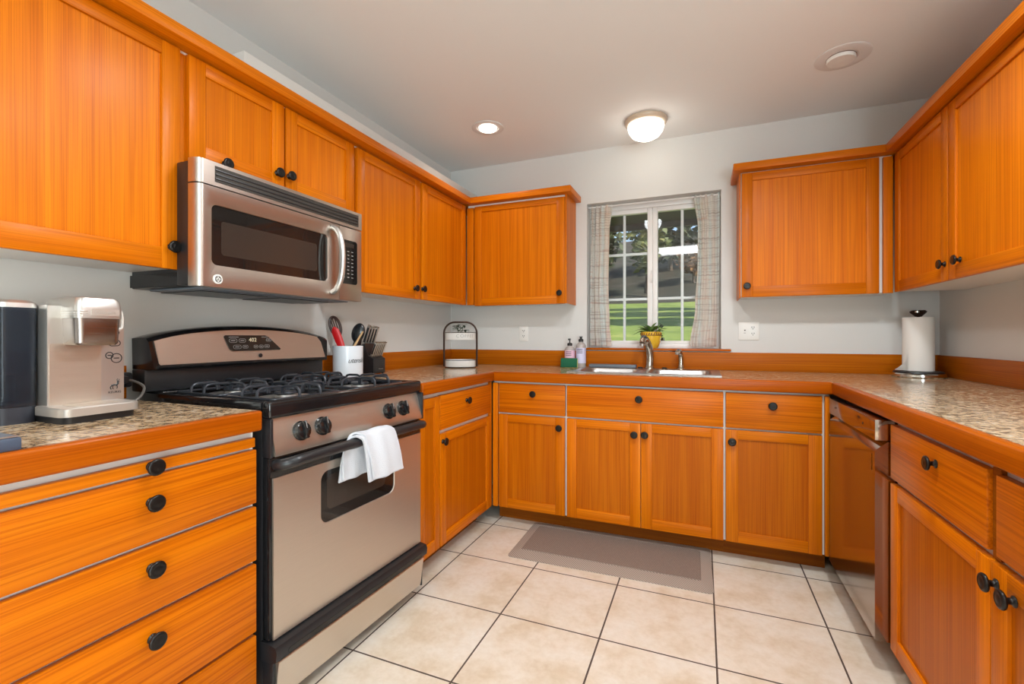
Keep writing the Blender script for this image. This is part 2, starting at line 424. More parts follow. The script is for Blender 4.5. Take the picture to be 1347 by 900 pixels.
def knob(F, parent, a, z, d=0.0, s=1.0):
    o = bpy.data.objects.new('knob', KNOB); COL.objects.link(o); o.parent = parent
    root = parent
    while root.parent: root = root.parent
    P = Vector(F.P(a, 0, z)); ax = 1 if F.k == 'B' else 0; k = (abs(P[ax])-.024)/abs(P[ax])   # a, z as seen at the knob's head
    P = Vector((P.x*k, P.y*k, H+(P.z-H)*k)); a = P.x if F.k == 'B' else P.y; z = P.z
    o.location = Vector(F.P(a, d, z))-root.location; o.rotation_euler = (0, 0, F.rz); o.scale = (.95, 1.27, 1.27)
    return o
TH = .02
def door(F, root, a0, a1, z0, z1, kn=None, sw=.056, rt=.046, rb=.055, knd=0):
    b = BM()
    F.box(b, a0, a0+sw, -TH, 0, z0, z1, .002); F.box(b, a1-sw, a1, -TH, 0, z0, z1, .002)
    F.box(b, a0+sw, a1-sw, -TH, -.0004, z0, z0+rb, .0015, 1); F.box(b, a0+sw, a1-sw, -TH, -.0004, z1-rt, z1, .0015, 1)
    o = obj('door', b, ['wood_vertical', F.h], root, True)
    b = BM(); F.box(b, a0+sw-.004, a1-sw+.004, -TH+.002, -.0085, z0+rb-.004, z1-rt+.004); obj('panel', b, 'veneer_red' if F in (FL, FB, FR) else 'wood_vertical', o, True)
    if kn: knob(F, o, *kn)
    return o
def drawer(F, root, a0, a1, z0, z1, kn=None, name='drawer', s=1.0):
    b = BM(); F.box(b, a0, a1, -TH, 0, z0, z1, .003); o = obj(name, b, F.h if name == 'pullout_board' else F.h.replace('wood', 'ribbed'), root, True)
    if kn: knob(F, o, kn[0], kn[1], 0, s)
    return o
CD = -.0215   # carcass front, behind the door backs
def carcass(F, root, a0, a1, z0, z1, depth, toe=True, hollow=False):
    b = BM()
    if hollow:
        F.box(b, a0, a0+.018, CD-depth, CD, z0, z1); F.box(b, a1-.018, a1, CD-depth, CD, z0, z1); F.box(b, a0+.018, a1-.018, CD-depth, CD-.018, z0, z0+.018); F.box(b, a0+.018, a1-.018, CD-.018, CD, z0, z1)
    else: F.box(b, a0, a1, CD-depth, CD, z0, z1)
    obj('carcass', b, 'melamine', root, True, 0)
    if toe:
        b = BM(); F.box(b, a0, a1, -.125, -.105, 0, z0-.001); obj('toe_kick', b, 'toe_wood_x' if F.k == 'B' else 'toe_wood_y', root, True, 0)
def frame_face(F, root, a0, a1, z0, z1):
    b = BM(); F.box(b, a0, a1, CD+.0001, CD+.0012, z0, z1); obj('face_frame', b, 'wood_vertical', root, True, 0)
def cab(F, name, label, a0, a1, z0, z1, depth, toe=True, hollow=False):
    p = F.P((a0+a1)/2, CD-depth/2, 0 if toe else z0); t = thing(name, label, 'cabinet', p)
    carcass(F, t, a0, a1, z0, z1, depth, toe, hollow); return t
ZB0, ZB1 = .098, .8735
dl = abs(WL-DL)+CD-.001; db = WB-DB+CD-.001; dr = WR-DR+CD-.001
# left drawer stack
t = cab(FL, 'drawer_cabinet', 'wooden base cabinet of four wide drawers under the coffee maker', .395, .9515, ZB0, ZB1, dl)
drawer(FL, t, .40, .944, .811, .838, (.687, .8195), 'pullout_board', 1.0)
drawer(FL, t, .40, .948, .650, .803, (.687, .735)); drawer(FL, t, .40, .948, .486, .640, (.688, .579)); drawer(FL, t, .40, .948, .282, .476, (.690, .411)); drawer(FL, t, .40, .948, .105, .272, (.690, .20))
# left: narrow panelled cabinet right of the stove, then the corner cabinet
t = cab(FL, 'narrow_cabinet', 'narrow panelled wooden base cabinet squeezed between stove and corner drawer', 1.775, 1.951, ZB0, ZB1, dl)
door(FL, t, 1.776, 1.948, .10, .836, sw=.044)
t = cab(FL, 'corner_cabinet', 'wooden base cabinet with one drawer over one door, left wall beside the corner', 1.952, 2.556, ZB0, ZB1, dl)
drawer(FL, t, 1.956, 2.535, .668, .838, (2.271, .775)); door(FL, t, 1.956, 2.535, .10, .648, (2.017, .600))
b = BM(); FL.box(b, 2.537, 2.556, -.02, -.004, .10, .85); obj('stile', b, 'wood_vertical', t, True)
# back run
t = cab(FB, 'base_cabinet', 'wooden base cabinet left of the sink cabinet, white gaps around drawer and door', -1.1765, -.720, ZB0, ZB1, db)
b = BM(); FB.box(b, -1.1755, -1.1435, -.02, 0, .10, .846, .0015); obj('stile', b, 'wood_vertical', t, True)
drawer(FB, t, -1.1355, -.7235, .6695, .846, (-.922, .786)); door(FB, t, -1.1355, -.7255, .10, .660, (-.762, .598))
t = cab(FB, 'sink_cabinet', 'wide wooden sink base cabinet with false drawer front over two doors', -.720, .1025, ZB0, ZB1, db, True, True)
drawer(FB, t, -.7135, .0985, .6695, .846, (-.316, .787), 'drawer_front'); door(FB, t, -.7130, -.3060, .10, .660, (-.341, .594)); door(FB, t, -.303, .0985, .10, .660, (-.286, .597))
t = cab(FB, 'base_cabinet', 'wooden base cabinet right of the sink cabinet, beside the dishwasher', .1025, .5505, ZB0, ZB1, db)
drawer(FB, t, .109, .5195, .6695, .846, (.317, .787)); door(FB, t, .109, .5195, .10, .660, (.138, .598))
b = BM(); FB.box(b, .530, .5505, -.02, 0, .10, .846, .0015); obj('stile', b, 'wood_vertical', t, True)
# right run
t = cab(FR, 'base_cabinet', 'wooden base cabinet right of the dishwasher, two drawers over two doors', .74, 1.889, ZB0, ZB1, dr)
drawer(FR, t, 1.328, 1.886, .662, .838, (1.633, .774)); drawer(FR, t, .75, 1.294, .662, .835, (1.02, .774))
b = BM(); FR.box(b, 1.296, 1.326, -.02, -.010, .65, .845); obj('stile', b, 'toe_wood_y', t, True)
door(FR, t, 1.316, 1.886, .10, .645, (1.347, .582)); door(FR, t, .75, 1.3125, .10, .645, (1.283, .577))
# uppers
ZU0, ZU1 = 1.357, 2.072
du_l = abs(WL-UL)+CD-.001; du_b = WB-UB+CD-.001; du_r = WR-UR+CD-.001
t = cab(GL, 'upper_cabinet', 'large single door wooden wall cabinet above the coffee maker', .30, .990, 1.350, ZU1, du_l, False); frame_face(GL, t, .30, .990, 1.350, 2.063)
door(GL, t, .31, .986, 1.343, 2.064, (.972, 1.417), rt=.044, rb=.066)
t = cab(GL, 'upper_cabinet', 'short two door wooden wall cabinet above the microwave', .990, 1.815, 1.703, ZU1, du_l, False); frame_face(GL, t, .9905, 1.815, 1.703, 2.063)
door(GL, t, 1.013, 1.3915, 1.712, 2.064, (1.378, 1.790), rb=.064); o = door(GL, t, 1.4025, 1.803, 1.712, 2.064, (1.436, 1.795), rb=.064)
knob(GL, t, 1.155, 1.749)
t = cab(GL, 'upper_cabinet', 'tall two door wooden wall cabinet right of the microwave', 1.815, 2.9675, ZU0, ZU1, du_l, False); frame_face(GL, t, 1.8155, 2.9675, ZU0, 2.063)
door(GL, t, 1.826, 2.378, 1.349, 2.062, (2.353, 1.416), rb=.05); door(GL, t, 2.400, 2.962, 1.351, 2.064, (2.434, 1.419), rb=.04)
b = BM(); 
t = cab(GB, 'upper_cabinet', 'single door wooden wall cabinet left of the window', -1.5705, -.834, ZU0, ZU1, du_b, False)
b = BM(); GB.box(b, -1.5705, -1.518, -.02, 0, 1.352, 2.05, .001); obj('stile', b, 'wood_vertical', t, True)
door(GB, t, -1.510, -.842, 1.345, 2.055, (-.882, 1.418), rt=.04)
b = BM(); GB.box(b, -.8335, -.829, CD-du_b, CD+.001, 1.347, ZU1); GB.box(b, -.840, -.829, CD, -.003, 1.347, ZU1); obj('end_panel', b, 'wood_vertical', t, True)
t = cab(GB, 'upper_cabinet', 'single door wooden wall cabinet right of the window', .207, .9135, ZU0, ZU1, du_b, False)
door(GB, t, .210, .855, 1.352, 2.064, (.238, 1.417), rb=.06)
b = BM(); GB.box(b, .872, .9135, -.02, 0, 1.352, 2.062, .0015); obj('stile', b, 'wood_vertical', t, True)
b = BM(); GB.box(b, .198, .2065, CD-du_b, CD+.001, 1.350, ZU1); obj('end_panel', b, 'wood_vertical', t, True)
t = cab(GR, 'upper_cabinet', 'two door wooden wall cabinet on the right wall above the worktop', 1.55, 2.967, ZU0, ZU1, du_r, False)
door(GR, t, 2.4055, 2.962, 1.354, 2.064, (2.490, 1.430)); door(GR, t, 1.56, 2.399, 1.354, 2.064, (2.365, 1.430))
# crown rails
CZ0, CZ1 = 2.073, 2.113
b = BM(); box(b, WL, -1.52, .30, 2.9298, CZ0, CZ1, .002); box(b, WL, -.792, 2.93, WB, CZ0, CZ1, .002, 1)
solo('crown_rail', b, ['wood_along_y', 'wood_along_x'], 'flat orange wood crown rail along the cabinets of the left wall', 'crown rail', (-1.68, 1.6, CZ0))
b = BM(); box(b, .87, WR, 1.55, 2.9298, CZ0, CZ1, .002); box(b, .165, WR, 2.93, WB, CZ0, CZ1, .002, 1)
solo('crown_rail', b, ['wood_along_y', 'wood_along_x'], 'flat orange wood crown rail atop the cabinets right of the window', 'crown rail', (1.03, 2.4, CZ0))
# white boxed duct on top of the left cabinets
b = BM(); box(b, WL+.001, -1.607, 1.239, WB-.001, CZ1+.001, 2.213, .003)
solo('duct_box', b, 'wall_paint', 'white boxed-in duct lying on top of the left wall cabinets', 'duct', (-1.8, 2.3, CZ1))

# ------------------------------------------------------------------ worktops
EZ = .858
def edgeY(b, x0, x1, y0, y1):  # wood nosing running along Y
    box(b, x0, x1, y0, y1, EZ, HC+.001, .007, 0, 3)
t = thing('worktop', 'speckled granite worktop with wooden edge left of the stove', 'worktop', (-1.5, .65, EZ))
b = BM(); box(b, WL+.001, XL-.026, .36, .952, .874, HC); obj('slab', b, 'granite', t, True, 0)
b = BM(); edgeY(b, XL-.028, XL, .36, .9525); obj('edge', b, 'edge_along_y', t, True)
t = thing('worktop', 'long U-shaped speckled granite worktop with wooden edge around the sink', 'worktop', (-.3, 2.9, EZ))
b = BM(); SX0, SX1, SY0, SY1 = -.722, .072, 2.695, 3.155
box(b, WL+.001, XL-.026, 1.772, YB+.026, .874, HC); box(b, WL+.001, SX0, YB+.026, 3.199, .874, HC)
box(b, SX0, SX1, YB+.026, SY0, .874, HC); box(b, SX0, SX1, SY1, 3.199, .874, HC); box(b, SX1, WR-.019, YB+.026, 3.199, .874, HC)
box(b, XR+.026, WR-.019, .36, YB+.026, .874, HC); obj('slab', b, 'granite', t, True, 0)
b = BM(); edgeY(b, XL-.028, XL, 1.772, YB+.006); obj('edge', b, 'edge_along_y', t, True)
b = BM(); box(b, XL-.005, XR+.005, YB, YB+.028, EZ, HC+.001, .007, 0, 3); obj('edge', b, 'edge_along_x', t, True)
b = BM(); edgeY(b, XR, XR+.028, .36, YB+.006); obj('edge', b, 'edge_along_y', t, True)
# ------------------------------------------------------------------ stove
SPHI = math.radians(-2.4)
st = thing('gas_stove', 'stainless and black gas stove with white towel on its oven handle', 'stove', (-1.165, .978, 0), SPHI)
b = BM()
box(b, -.655, -.03, 0, .733, .04, .885, .004)                       # body
obj('body', b, 'black_satin', st)
for x in (-.60, -.09):
    for y in (.05, .683):
        b = BM(); lathe(b, [(.018, 0), (.018, .01), (.011, .014), (.011, .039)], (x, y, 0), 12); obj('foot', b, 'black_satin', st)
# cooktop: rim + sunken top
b = BM()
box(b, -.03, .006, -.004, .737, .884, .936, .010, 0, 3); box(b, -.655, -.031, -.004, .022, .886, .934, .006); box(b, -.655, -.031, .711, .737, .886, .934, .006)
box(b, -.655, -.031, .022, .711, .886, .914); box(b, -.60, -.565, .022, .711, .914, .934, .004)
obj('cooktop', b, 'black_gloss', st)
# burners
for gx in (-.165, -.43):
    for gy in (.19, .545):
        b = BM(); lathe(b, [(.088, .9142), (.092, .919), (.086, .921), (.060, .9165), (.035, .9165)], (gx, gy, 0), 28); lathe(b, [(.028, .9165), (.034, .922), (.034, .929), (.020, .931)], (gx, gy, 0), 24)
        bo = obj('burner', b, 'silver_trim', st)
        b = BM(); lathe(b, [(.030, .9312), (.036, .933), (.034, .939), (.010, .941)], (gx, gy, 0), 24); obj('burner_cap', b, 'black_iron', bo)
        # wire grate
        b = BM(); w = .118; r = .0048; zr = .9385
        fx = w if gx > -.3 else w
        sq = [(gx+p[0], gy+p[1], zr-.008) for p in rrect(2*fx, 2*w+.03, .02, 3)]
        tube(b, sq, r, 8, True)
        for ang in range(4):
            c, s = math.cos(ang*PI/2), math.sin(ang*PI/2)
            L0 = (w if ang % 2 == 0 else w+.015); 
            for off in ((-.042, .042) if ang % 2 == 0 else (-.035, .035)):
                prof = [(L0, zr-.008), (L0-.002, zr+.012), (L0-.010, zr+.021), (L0-.024, zr+.024), (.052, zr+.024), (.040, zr+.020), (.036, zr+.008), (.036, zr-.004)]
                tube(b, [(gx+c*q-s*off, gy+s*q+c*off, z) for q, z in prof], r, 8)
        for dx in (-.1, .1):
            for dy in (-.12, .12): tube(b, [(gx+dx, gy+dy, .9145), (gx+dx, gy+dy, zr-.008)], r, 6)
        obj('grate', b, 'black_iron', st)
# control panel (leans outward at the bottom)
W0 = .733
def slope(p): return lambda q: q
b = BM(); sec = [(-.028, .884), (-.012, .884), (.016, .782), (.014, .774), (-.028, .774)]
loft(b, [[(x, .010, z) for x, z in sec], [(x, .726, z) for x, z in sec]]); obj('control_panel', b, 'steel', st)
b = BM(); box(b, -.028, .018, .7265, .736, .77, .885, .006); obj('panel_end_cap', b, 'black_satin', st)
b = BM(); box(b, -.028, .008, -.003, .0095, .77, .885, .004); obj('panel_end_cap', b, 'black_satin', st)
pn = Vector((.102, 0, .028)).normalized()
for y in (.109, .193, .523, .609):
    cen = Vector((.0025, y, .832))
    b = BM(); lathe(b, [(.0305, 0), (.0305, .004), (.0265, .007), (.025, .017), (.019, .0195), (0, .020)], (0, 0, 0), 24, 'X', cap1=False)
    box(b, .012, .030, -.0055, .0055, -.0275, .0275, .004)
    ang = math.atan2(pn.z, pn.x)
    M = Matrix.Translation(cen) @ Matrix.Rotation(-ang, 4, 'Y'); bmesh.ops.transform(b, matrix=M, verts=b.verts)
    ko = obj('burner_knob', b, 'black_gloss', st)
    b = BM(); box(b, .0297, .0305, -.0007, .0007, .004, .025); bmesh.ops.transform(b, matrix=M, verts=b.verts); obj('pointer', b, 'print_grey', ko)
# oven door
b = BM(); box(b, -.029, -.001, 0, .733, .2355, .770, .004); box(b, -.001, .004, .002, .731, .7105, .768, .002); od = obj('oven_door', b, 'black_gloss', st)
b = BM()
hole = rrect(.367, .172, .03, 6, .3705, .595); outer = []
y0, y1, z0, z1 = .010, .729, .236, .710
n = len(hole); cx, cz = .3705, .595
for p in hole:  # outer rectangle sampled along the same directions
    dx, dz = p[0]-cx, p[1]-cz
    k = min(((y1-cx) if dx > 0 else (y0-cx))/dx if abs(dx) > 1e-6 else 1e9, ((z1-cz) if dz > 0 else (z0-cz))/dz if abs(dz) > 1e-6 else 1e9)
    outer.append((cx+dx*k, cz+dz*k))
# exact corners
for (yy, zz) in ((y0, z0), (y1, z0), (y1, z1), (y0, z1)):
    i = min(range(n), key=lambda i: (outer[i][0]-yy)**2+(outer[i][1]-zz)**2); outer[i] = (yy, zz)
L = [[(-.001, y, z) for y, z in hole], [(.004, y, z) for y, z in hole], [(.006, cx+(y-cx)*1.012, cz+(z-cz)*1.02) for y, z in hole], [(.006, y, z) for y, z in outer], [(0, y, z) for y, z in outer]]
loft(b, L, True, False, False); obj('door_skin', b, 'steel', od)
b = BM(); loft(b, [[(.0005, y, z) for y, z in rrect(.367, .172, .03, 6, .3705, .595)], [(.002, y, z) for y, z in rrect(.366, .171, .03, 6, .3705, .595)]]); ow = obj('oven_window', b, 'dark_glass', od)
b = BM(); loft(b, [[(.002, y, z) for y, z in rrect(.29, .115, .02, 5, .358, .606)], [(.0024, y, z) for y, z in rrect(.29, .115, .02, 5, .358, .606)]]); obj('window_mesh', b, 'window_mesh', ow)
b = BM(); hp = [(.004, .020, .748), (.026, .024, .751), (.044, .045, .755), (.052, .10, .759), (.055, .366, .762), (.052, .635, .759), (.044, .69, .755), (.026, .711, .751), (.004, .716, .748)]
tube(b, smooth_curve(hp, 6), .0165, 14); obj('oven_handle', b, 'black_satin', od)
# storage drawer
b = BM(); sec = [(-.03, .178), (.018, .178), (.034, .188), (.036, .214), (.030, .228), (-.001, .232), (-.03, .232)]
loft(b, [[(x, -.004, z) for x, z in sec], [(x, .737, z) for x, z in sec]])
so = obj('storage_drawer', b, 'black_satin', st)
b = BM(); loft(b, [[(.0355, y, z) for y, z in rrect(.66, .017, .006, 4, .3665, .199)], [(.0368, y, z) for y, z in rrect(.66, .017, .006, 4, .3665, .199)]]); obj('grip_recess', b, 'black_gloss', so)
b = BM(); sec = [(-.03, .050), (.004, .050), (.010, .056), (.026, .174), (.024, .1775), (-.03, .1775)]
loft(b, [[(x, .012, z) for x, z in sec], [(x, .724, z) for x, z in sec]]); obj('drawer_front', b, 'steel', so)
b = BM(); box(b, -.03, .014, .0, .0115, .05, .1775, .003); obj('side_trim', b, 'black_satin', so)
b = BM(); box(b, -.03, .014, .7245, .733, .05, .1775, .003); obj('side_trim', b, 'black_satin', so)
# backguard
b = BM(); N = 24
def arch(y): t = (y-.358)/.375; return 1.167-.034*t*t-.010*abs(t)**6
ys = [-.026+i*(.770)/N for i in range(N+1)]
low = 1.010
loops = []
for (x0, dz) in ((-.655, 0), (-.60, .003), (-.572, 0), (-.556, -.012)):
    loops.append([(x0, y, arch(y)+dz) for y in ys]+[(x0+(.012 if x0 > -.6 else 0), .742-.01*(x0 > -.57), low+.004), (x0+(.012 if x0 > -.6 else 0), -.024+.01*(x0 > -.57), low+.004)])
loft(b, loops)
bg = obj('backguard', b, 'black_gloss', st)
b = BM(); box(b, -.655, -.578, -.026, .738, .9365, 1.0135, .004); obj('riser', b, 'black_satin', bg)
b = BM(); fy = [-.018+i*(.735)/N for i in range(N+1)]
def fr(y, z): return -.5555+(.012*(arch(y)-z)/.15)
top = [(y if 0 < i < N else y, min(arch(y)-.014, 1.16)) for i, y in enumerate([-.012+i*(.690)/N for i in range(N+1)])]
poly = top+[(.700, 1.10), (.720, 1.032), (.716, 1.027), (.006, 1.027), (.000, 1.034)]
loft(b, [[(fr(y, z)+.0006, y, z) for y, z in poly], [(fr(y, z)+.004, y, z) for y, z in poly]]); bp_ = obj('panel', b, 'steel', bg)
b = BM(); q = [(.226, 1.126), (.232, 1.131), (.402, 1.131), (.416, 1.126), (.474, 1.074), (.470, 1.069), (.262, 1.069), (.250, 1.075)]
loft(b, [[(fr(y, z)+.0041, y, z) for y, z in q], [(fr(y, z)+.006, y, z) for y, z in q]]); disp = obj('display', b, 'display_dark', bp_)
t_ = text_mesh('402', .022, .0004, 0, 1.05); mapbm(t_, lambda c: (fr(.34, 1.112)+.0063+c.z, .345+c.x, 1.112+c.y)); obj('clock_digits', t_, 'digits', disp)
b = BM()
for (y, z, a, h_) in ((.262, 1.110, .016, .007), (.300, 1.110, .014, .007), (.278, 1.085, .016, .007), (.312, 1.085, .011, .006), (.358, 1.085, .009, .006), (.382, 1.085, .009, .006), (.408, 1.086, .012, .006), (.418, 1.112, .012, .006)):
    tube(b, [(fr(yy, zz)+.0065, yy, zz) for yy, zz in rrect(2*a, 2*h_, h_*.9, 4, y, z)], .0006, 5, True); box(b, fr(y, z)+.006, fr(y, z)+.0068, y-a*.55, y+a*.55, z-.0012, z+.0012)
for (y0_, y1_, z) in ((.245, .285, 1.124), (.385, .415, 1.124)): box(b, fr(y0_, z)+.006, fr(y0_, z)+.0068, y0_, y1_, z-.001, z+.001)
obj('touch_keys', b, 'print_grey', disp)
b = BM(); lathe(b, [(.0085, 0), (.0085, .0015), (.006, .002)], (fr(.378, 1.048)+.004, .378, 1.048), 20, 'X'); obj('badge', b, 'black_satin', bp_)
b = BM(); tube(b, [(fr(y, 1.025)+.0035, y, 1.023-.002*abs((y-.36)/.36)**2) for y in [-.004+.73*i/20 for i in range(21)]], .0075, 10); obj('lower_trim', b, 'black_gloss', bg)

# towel over the handle
b = BM()
def towel_layer(path, ya, yb, yc, yd, ph):
    P = smooth_curve([(x, 0, z) for x, z in path], 5); n = len(P); m_ = 14; G = []
    for i, p in enumerate(P):
        t = i/(n-1); a = ya+(yc-ya)*t; e = yb+(yd-yb)*t; row = []
        for j in range(m_+1):
            s = j/m_; y = a+(e-a)*s
            row.append((p.x+.0025*math.sin(7*s+3*t+ph)+.002*math.sin(15*s+ph), y, p.z+.002*math.sin(9*s+ph)))
        G.append(row)
    t_ = bmesh.new(); R = [[t_.verts.new(q) for q in r] for r in G]
    for i in range(n-1):
        for j in range(m_): t_.faces.new((R[i][j], R[i+1][j], R[i+1][j+1], R[i][j+1]))
    bmesh.ops.recalc_face_normals(t_, faces=t_.faces); 
    bmesh.ops.solidify(t_, geom=t_.faces[:], thickness=.007); merge(b, t_)
hx, hz = .055, .762
over = [(hx-.024, hz), (hx-.017, hz+.019), (hx, hz+.026), (hx+.018, hz+.019), (hx+.027, hz)]
towel_layer([(.018, .632), (.020, .70)]+over+[(.088, .70), (.092, .622)], .245, .40, .318, .478, .3)
towel_layer([(.016, .650), (.019, .71)]+[(x+.002*(x > hx), z+.009) for x, z in over]+[(.099, .70), (.104, .630)], .250, .41, .330, .492, 1.7)
towel_layer([(.030, .640), (.033, .70), (.036, .742)], .250, .42, .252, .43, 2.4)
tw = obj('dish_towel', b, 'towel_cotton'); tw.location = st.location; tw.rotation_euler = st.rotation_euler
tw['label'] = 'folded white towel draped over the oven door handle'; tw['category'] = 'towel'

# ------------------------------------------------------------------ microwave
mw = thing('microwave', 'stainless over-the-range microwave mounted above the stove', 'microwave', (-1.65, 1.34, 1.285))
MX = -1.46; MY0, MY1 = .965, 1.722
b = BM(); box(b, WL+.001, -1.575, .992, MY1-.004, 1.292, 1.700, .003); box(b, -1.570, -1.505, .972, MY1-.004, 1.292, 1.688, .003); obj('body', b, 'black_satin', mw, True)
b = BM(); box(b, WL+.003, -1.575, .9855, .9915, 1.295, 1.337); obj('side_bracket', b, 'black_gloss', mw, True)
def mwsec(y1, xi):  # plan section with a rounded left edge
    return [(xi, y1)]+[(MX, y1)]+[(MX-.03+.03*math.cos(a), MY0+.02-.02*math.sin(a)) for a in [PI/2*i/8 for i in range(9)]]+[(xi, MY0)]
def plan(bm, y1, z0, z1, xi=-1.503): loft(bm, [[(x, y, z0) for x, y in mwsec(y1, xi)], [(x, y, z1) for x, y in mwsec(y1, xi)]])
b = BM(); plan(b, MY1, 1.615, 1.692); vg = obj('vent_hood', b, 'steel_warm', mw, True)
b = BM(); box(b, MX-.004, MX+.0008, 1.022, 1.700, 1.628, 1.680); vo_ = obj('vent_opening', b, 'slot_dark', vg, True)
b = BM()
for z in (1.640, 1.654, 1.668): box(b, MX, MX+.003, 1.024, 1.698, z-.0035, z+.0015, .0008)
obj('vent_slats', b, 'black_satin', vo_, True)
# door with window opening
b = BM(); DY1 = 1.577; z0, z1 = 1.287, 1.611
hole = rrect(.50, .196, .018, 5, 1.262, 1.456); cx, cz = 1.262, 1.456; ya, yb = MY0+.022, DY1
outer = []
for p in hole:
    dx, dz = p[0]-cx, p[1]-cz
    k = min(((yb-cx) if dx > 0 else (ya-cx))/dx if abs(dx) > 1e-6 else 1e9, ((z1-cz) if dz > 0 else (z0-cz))/dz if abs(dz) > 1e-6 else 1e9)
    outer.append((cx+dx*k, cz+dz*k))
for (yy, zz) in ((ya, z0), (yb, z0), (yb, z1), (ya, z1)):
    i = min(range(len(outer)), key=lambda i: (outer[i][0]-yy)**2+(outer[i][1]-zz)**2); outer[i] = (yy, zz)
loft(b, [[(MX-.012, y, z) for y, z in hole], [(MX-.001, y, z) for y, z in hole], [(MX, cx+(y-cx)*1.006, cz+(z-cz)*1.015) for y, z in hole], [(MX, y, z) for y, z in outer], [(-1.503, y, z) for y, z in outer]], True, False, False)
ce = [(MX-.03+.03*math.cos(a), MY0+.02-.02*math.sin(a)) for a in [PI/2*i/8 for i in range(9)]]
sec = [(-1.503, ya+.001)]+[(MX-.0002, ya+.001)]+ce+[(-1.503, MY0)]
loft(b, [[(x, y, z0) for x, y in sec], [(x, y, z1) for x, y in sec]])
md = obj('door', b, 'steel_warm', mw, True)
b = BM(); loft(b, [[(MX-.011, y, z) for y, z in rrect(.499, .195, .018, 5, 1.262, 1.456)], [(MX-.006, y, z) for y, z in rrect(.499, .195, .018, 5, 1.262, 1.456)]]); mwg = obj('door_glass', b, 'dark_glass', md, True)
b = BM(); loft(b, [[(MX-.006, y, z) for y, z in rrect(.410, .112, .010, 4, 1.253, 1.450)], [(MX-.0054, y, z) for y, z in rrect(.410, .112, .010, 4, 1.253, 1.450)]]); obj('window_mesh', b, 'window_mesh', mwg, True)
b = BM(); hp = [(MX+.001, 1.535, 1.592), (MX+.024, 1.537, 1.580), (MX+.046, 1.540, 1.535), (MX+.054, 1.541, 1.455), (MX+.046, 1.540, 1.375), (MX+.024, 1.537, 1.328), (MX+.001, 1.535, 1.314)]
tube(b, smooth_curve(hp, 6), .0125, 14, flat=.9); obj('handle', b, 'silver_trim', md, True)
b = BM(); lathe(b, [(.0155, 0), (.0155, .003), (.0135, .0035)], (MX+.0002, 1.031, 1.313), 28, 'X'); bd = obj('badge', b, 'white_plastic', md, True)
b = BM()
tube(b, [(MX+.0038, 1.031+.0098*math.cos(a), 1.313+.0098*math.sin(a)) for a in [2*PI*i/28 for i in range(28)]], .0011, 6, True)
for o_ in (-.0032, .0032):
    tube(b, smooth_curve([(MX+.0038, 1.031+o_+p, 1.313+q) for p, q in ((.0022, .0035), (-.0005, .005), (-.0025, .001), (-.001, -.004), (.002, -.003), (.0015, -.0002))], 4), .0008, 5)
for k in range(4):
    a = PI/4+k*PI/2; tube(b, smooth_curve([(MX+.0038, 1.031+.0085*math.cos(a+d), 1.313+.0085*math.sin(a+d)) for d in (-.5, 0, .35)]+[(MX+.0038, 1.031+.006*math.cos(a+.2), 1.313+.006*math.sin(a+.2))], 3), .0007, 5)
obj('monogram', b, 'slot_dark', bd, True)
# control panel
b = BM(); box(b, -1.503, MX, 1.581, MY1, 1.287, 1.611, .003); cp = obj('control_panel', b, 'steel_warm', mw, True)
b = BM(); loft(b, [[(MX+.0002, y, z) for y, z in rrect(.106, .196, .012, 5, 1.638, 1.458)], [(MX+.0015, y, z) for y, z in rrect(.105, .195, .012, 5, 1.638, 1.458)]]); kp = obj('keypad', b, 'dark_glass', cp, True)
b = BM(); box(b, MX+.0012, MX+.0022, 1.600, 1.668, 1.524, 1.542); obj('display', b, 'window_mesh', kp, True)
b = BM()
for r_ in range(8):
    for c_ in range(3):
        z = 1.505-r_*.0165; y = 1.606+c_*.026; box(b, MX+.0014, MX+.0021, y-.006, y+.006, z-.0013, z+.0013)
obj('key_print', b, 'print_grey', kp, True)
# underside filter panel
b = BM(); box(b, WL+.05, -1.52, 1.02, 1.70, 1.284, 1.2915, .003); up = obj('underside', b, 'tray_grey', mw, True)
for y0_ in (1.06, 1.38):
    b = BM(); box(b, -1.80, -1.58, y0_, y0_+.26, 1.2815, 1.2838); obj('grease_filter', b, 'black_satin', up, True)

# ------------------------------------------------------------------ dishwasher
dw = thing('dishwasher', 'stainless dishwasher with pocket handle under the right worktop', 'dishwasher', (.85, 2.2, 0))
DY0, DY1_ = 1.895, 2.498; DX = .533
b = BM(); box(b, .590, WR-.02, DY0+.005, DY1_-.005, .10, .855); obj('body', b, 'black_satin', dw, True)
b = BM(); box(b, .66, .70, DY0+.005, DY1_-.005, 0, .099); obj('toe_kick', b, 'black_satin', dw, True)
b = BM(); box(b, DX, .5885, DY0, DY1_, .779, .848, .0025); obj('control_bar', b, 'steel_dw', dw, True)
b = BM(); sec = [(.5885, .112), (DX, .112), (DX, .742), (.540, .752), (.568, .776), (.5885, .776)]
loft(b, [[(x, DY0, z) for x, z in sec], [(x, DY1_, z) for x, z in sec]])
dd = obj('door', b, 'steel_dw', dw, True, 20)
t_ = text_mesh('BOSCH', .017, .0002); mapbm(t_, lambda c: (DX-.0004, DY0+.03+c.y, .70+c.x)); obj('lettering', t_, 'silver_trim', dd, True, smooth=0)
b = BM()
for y in (2.02, 2.40): lathe(b, [(.0045, 0), (.0045, .0006)], (DX-.0008, y, .816), 12, 'X')
obj('indicator', b, 'slot_dark', dw, True)

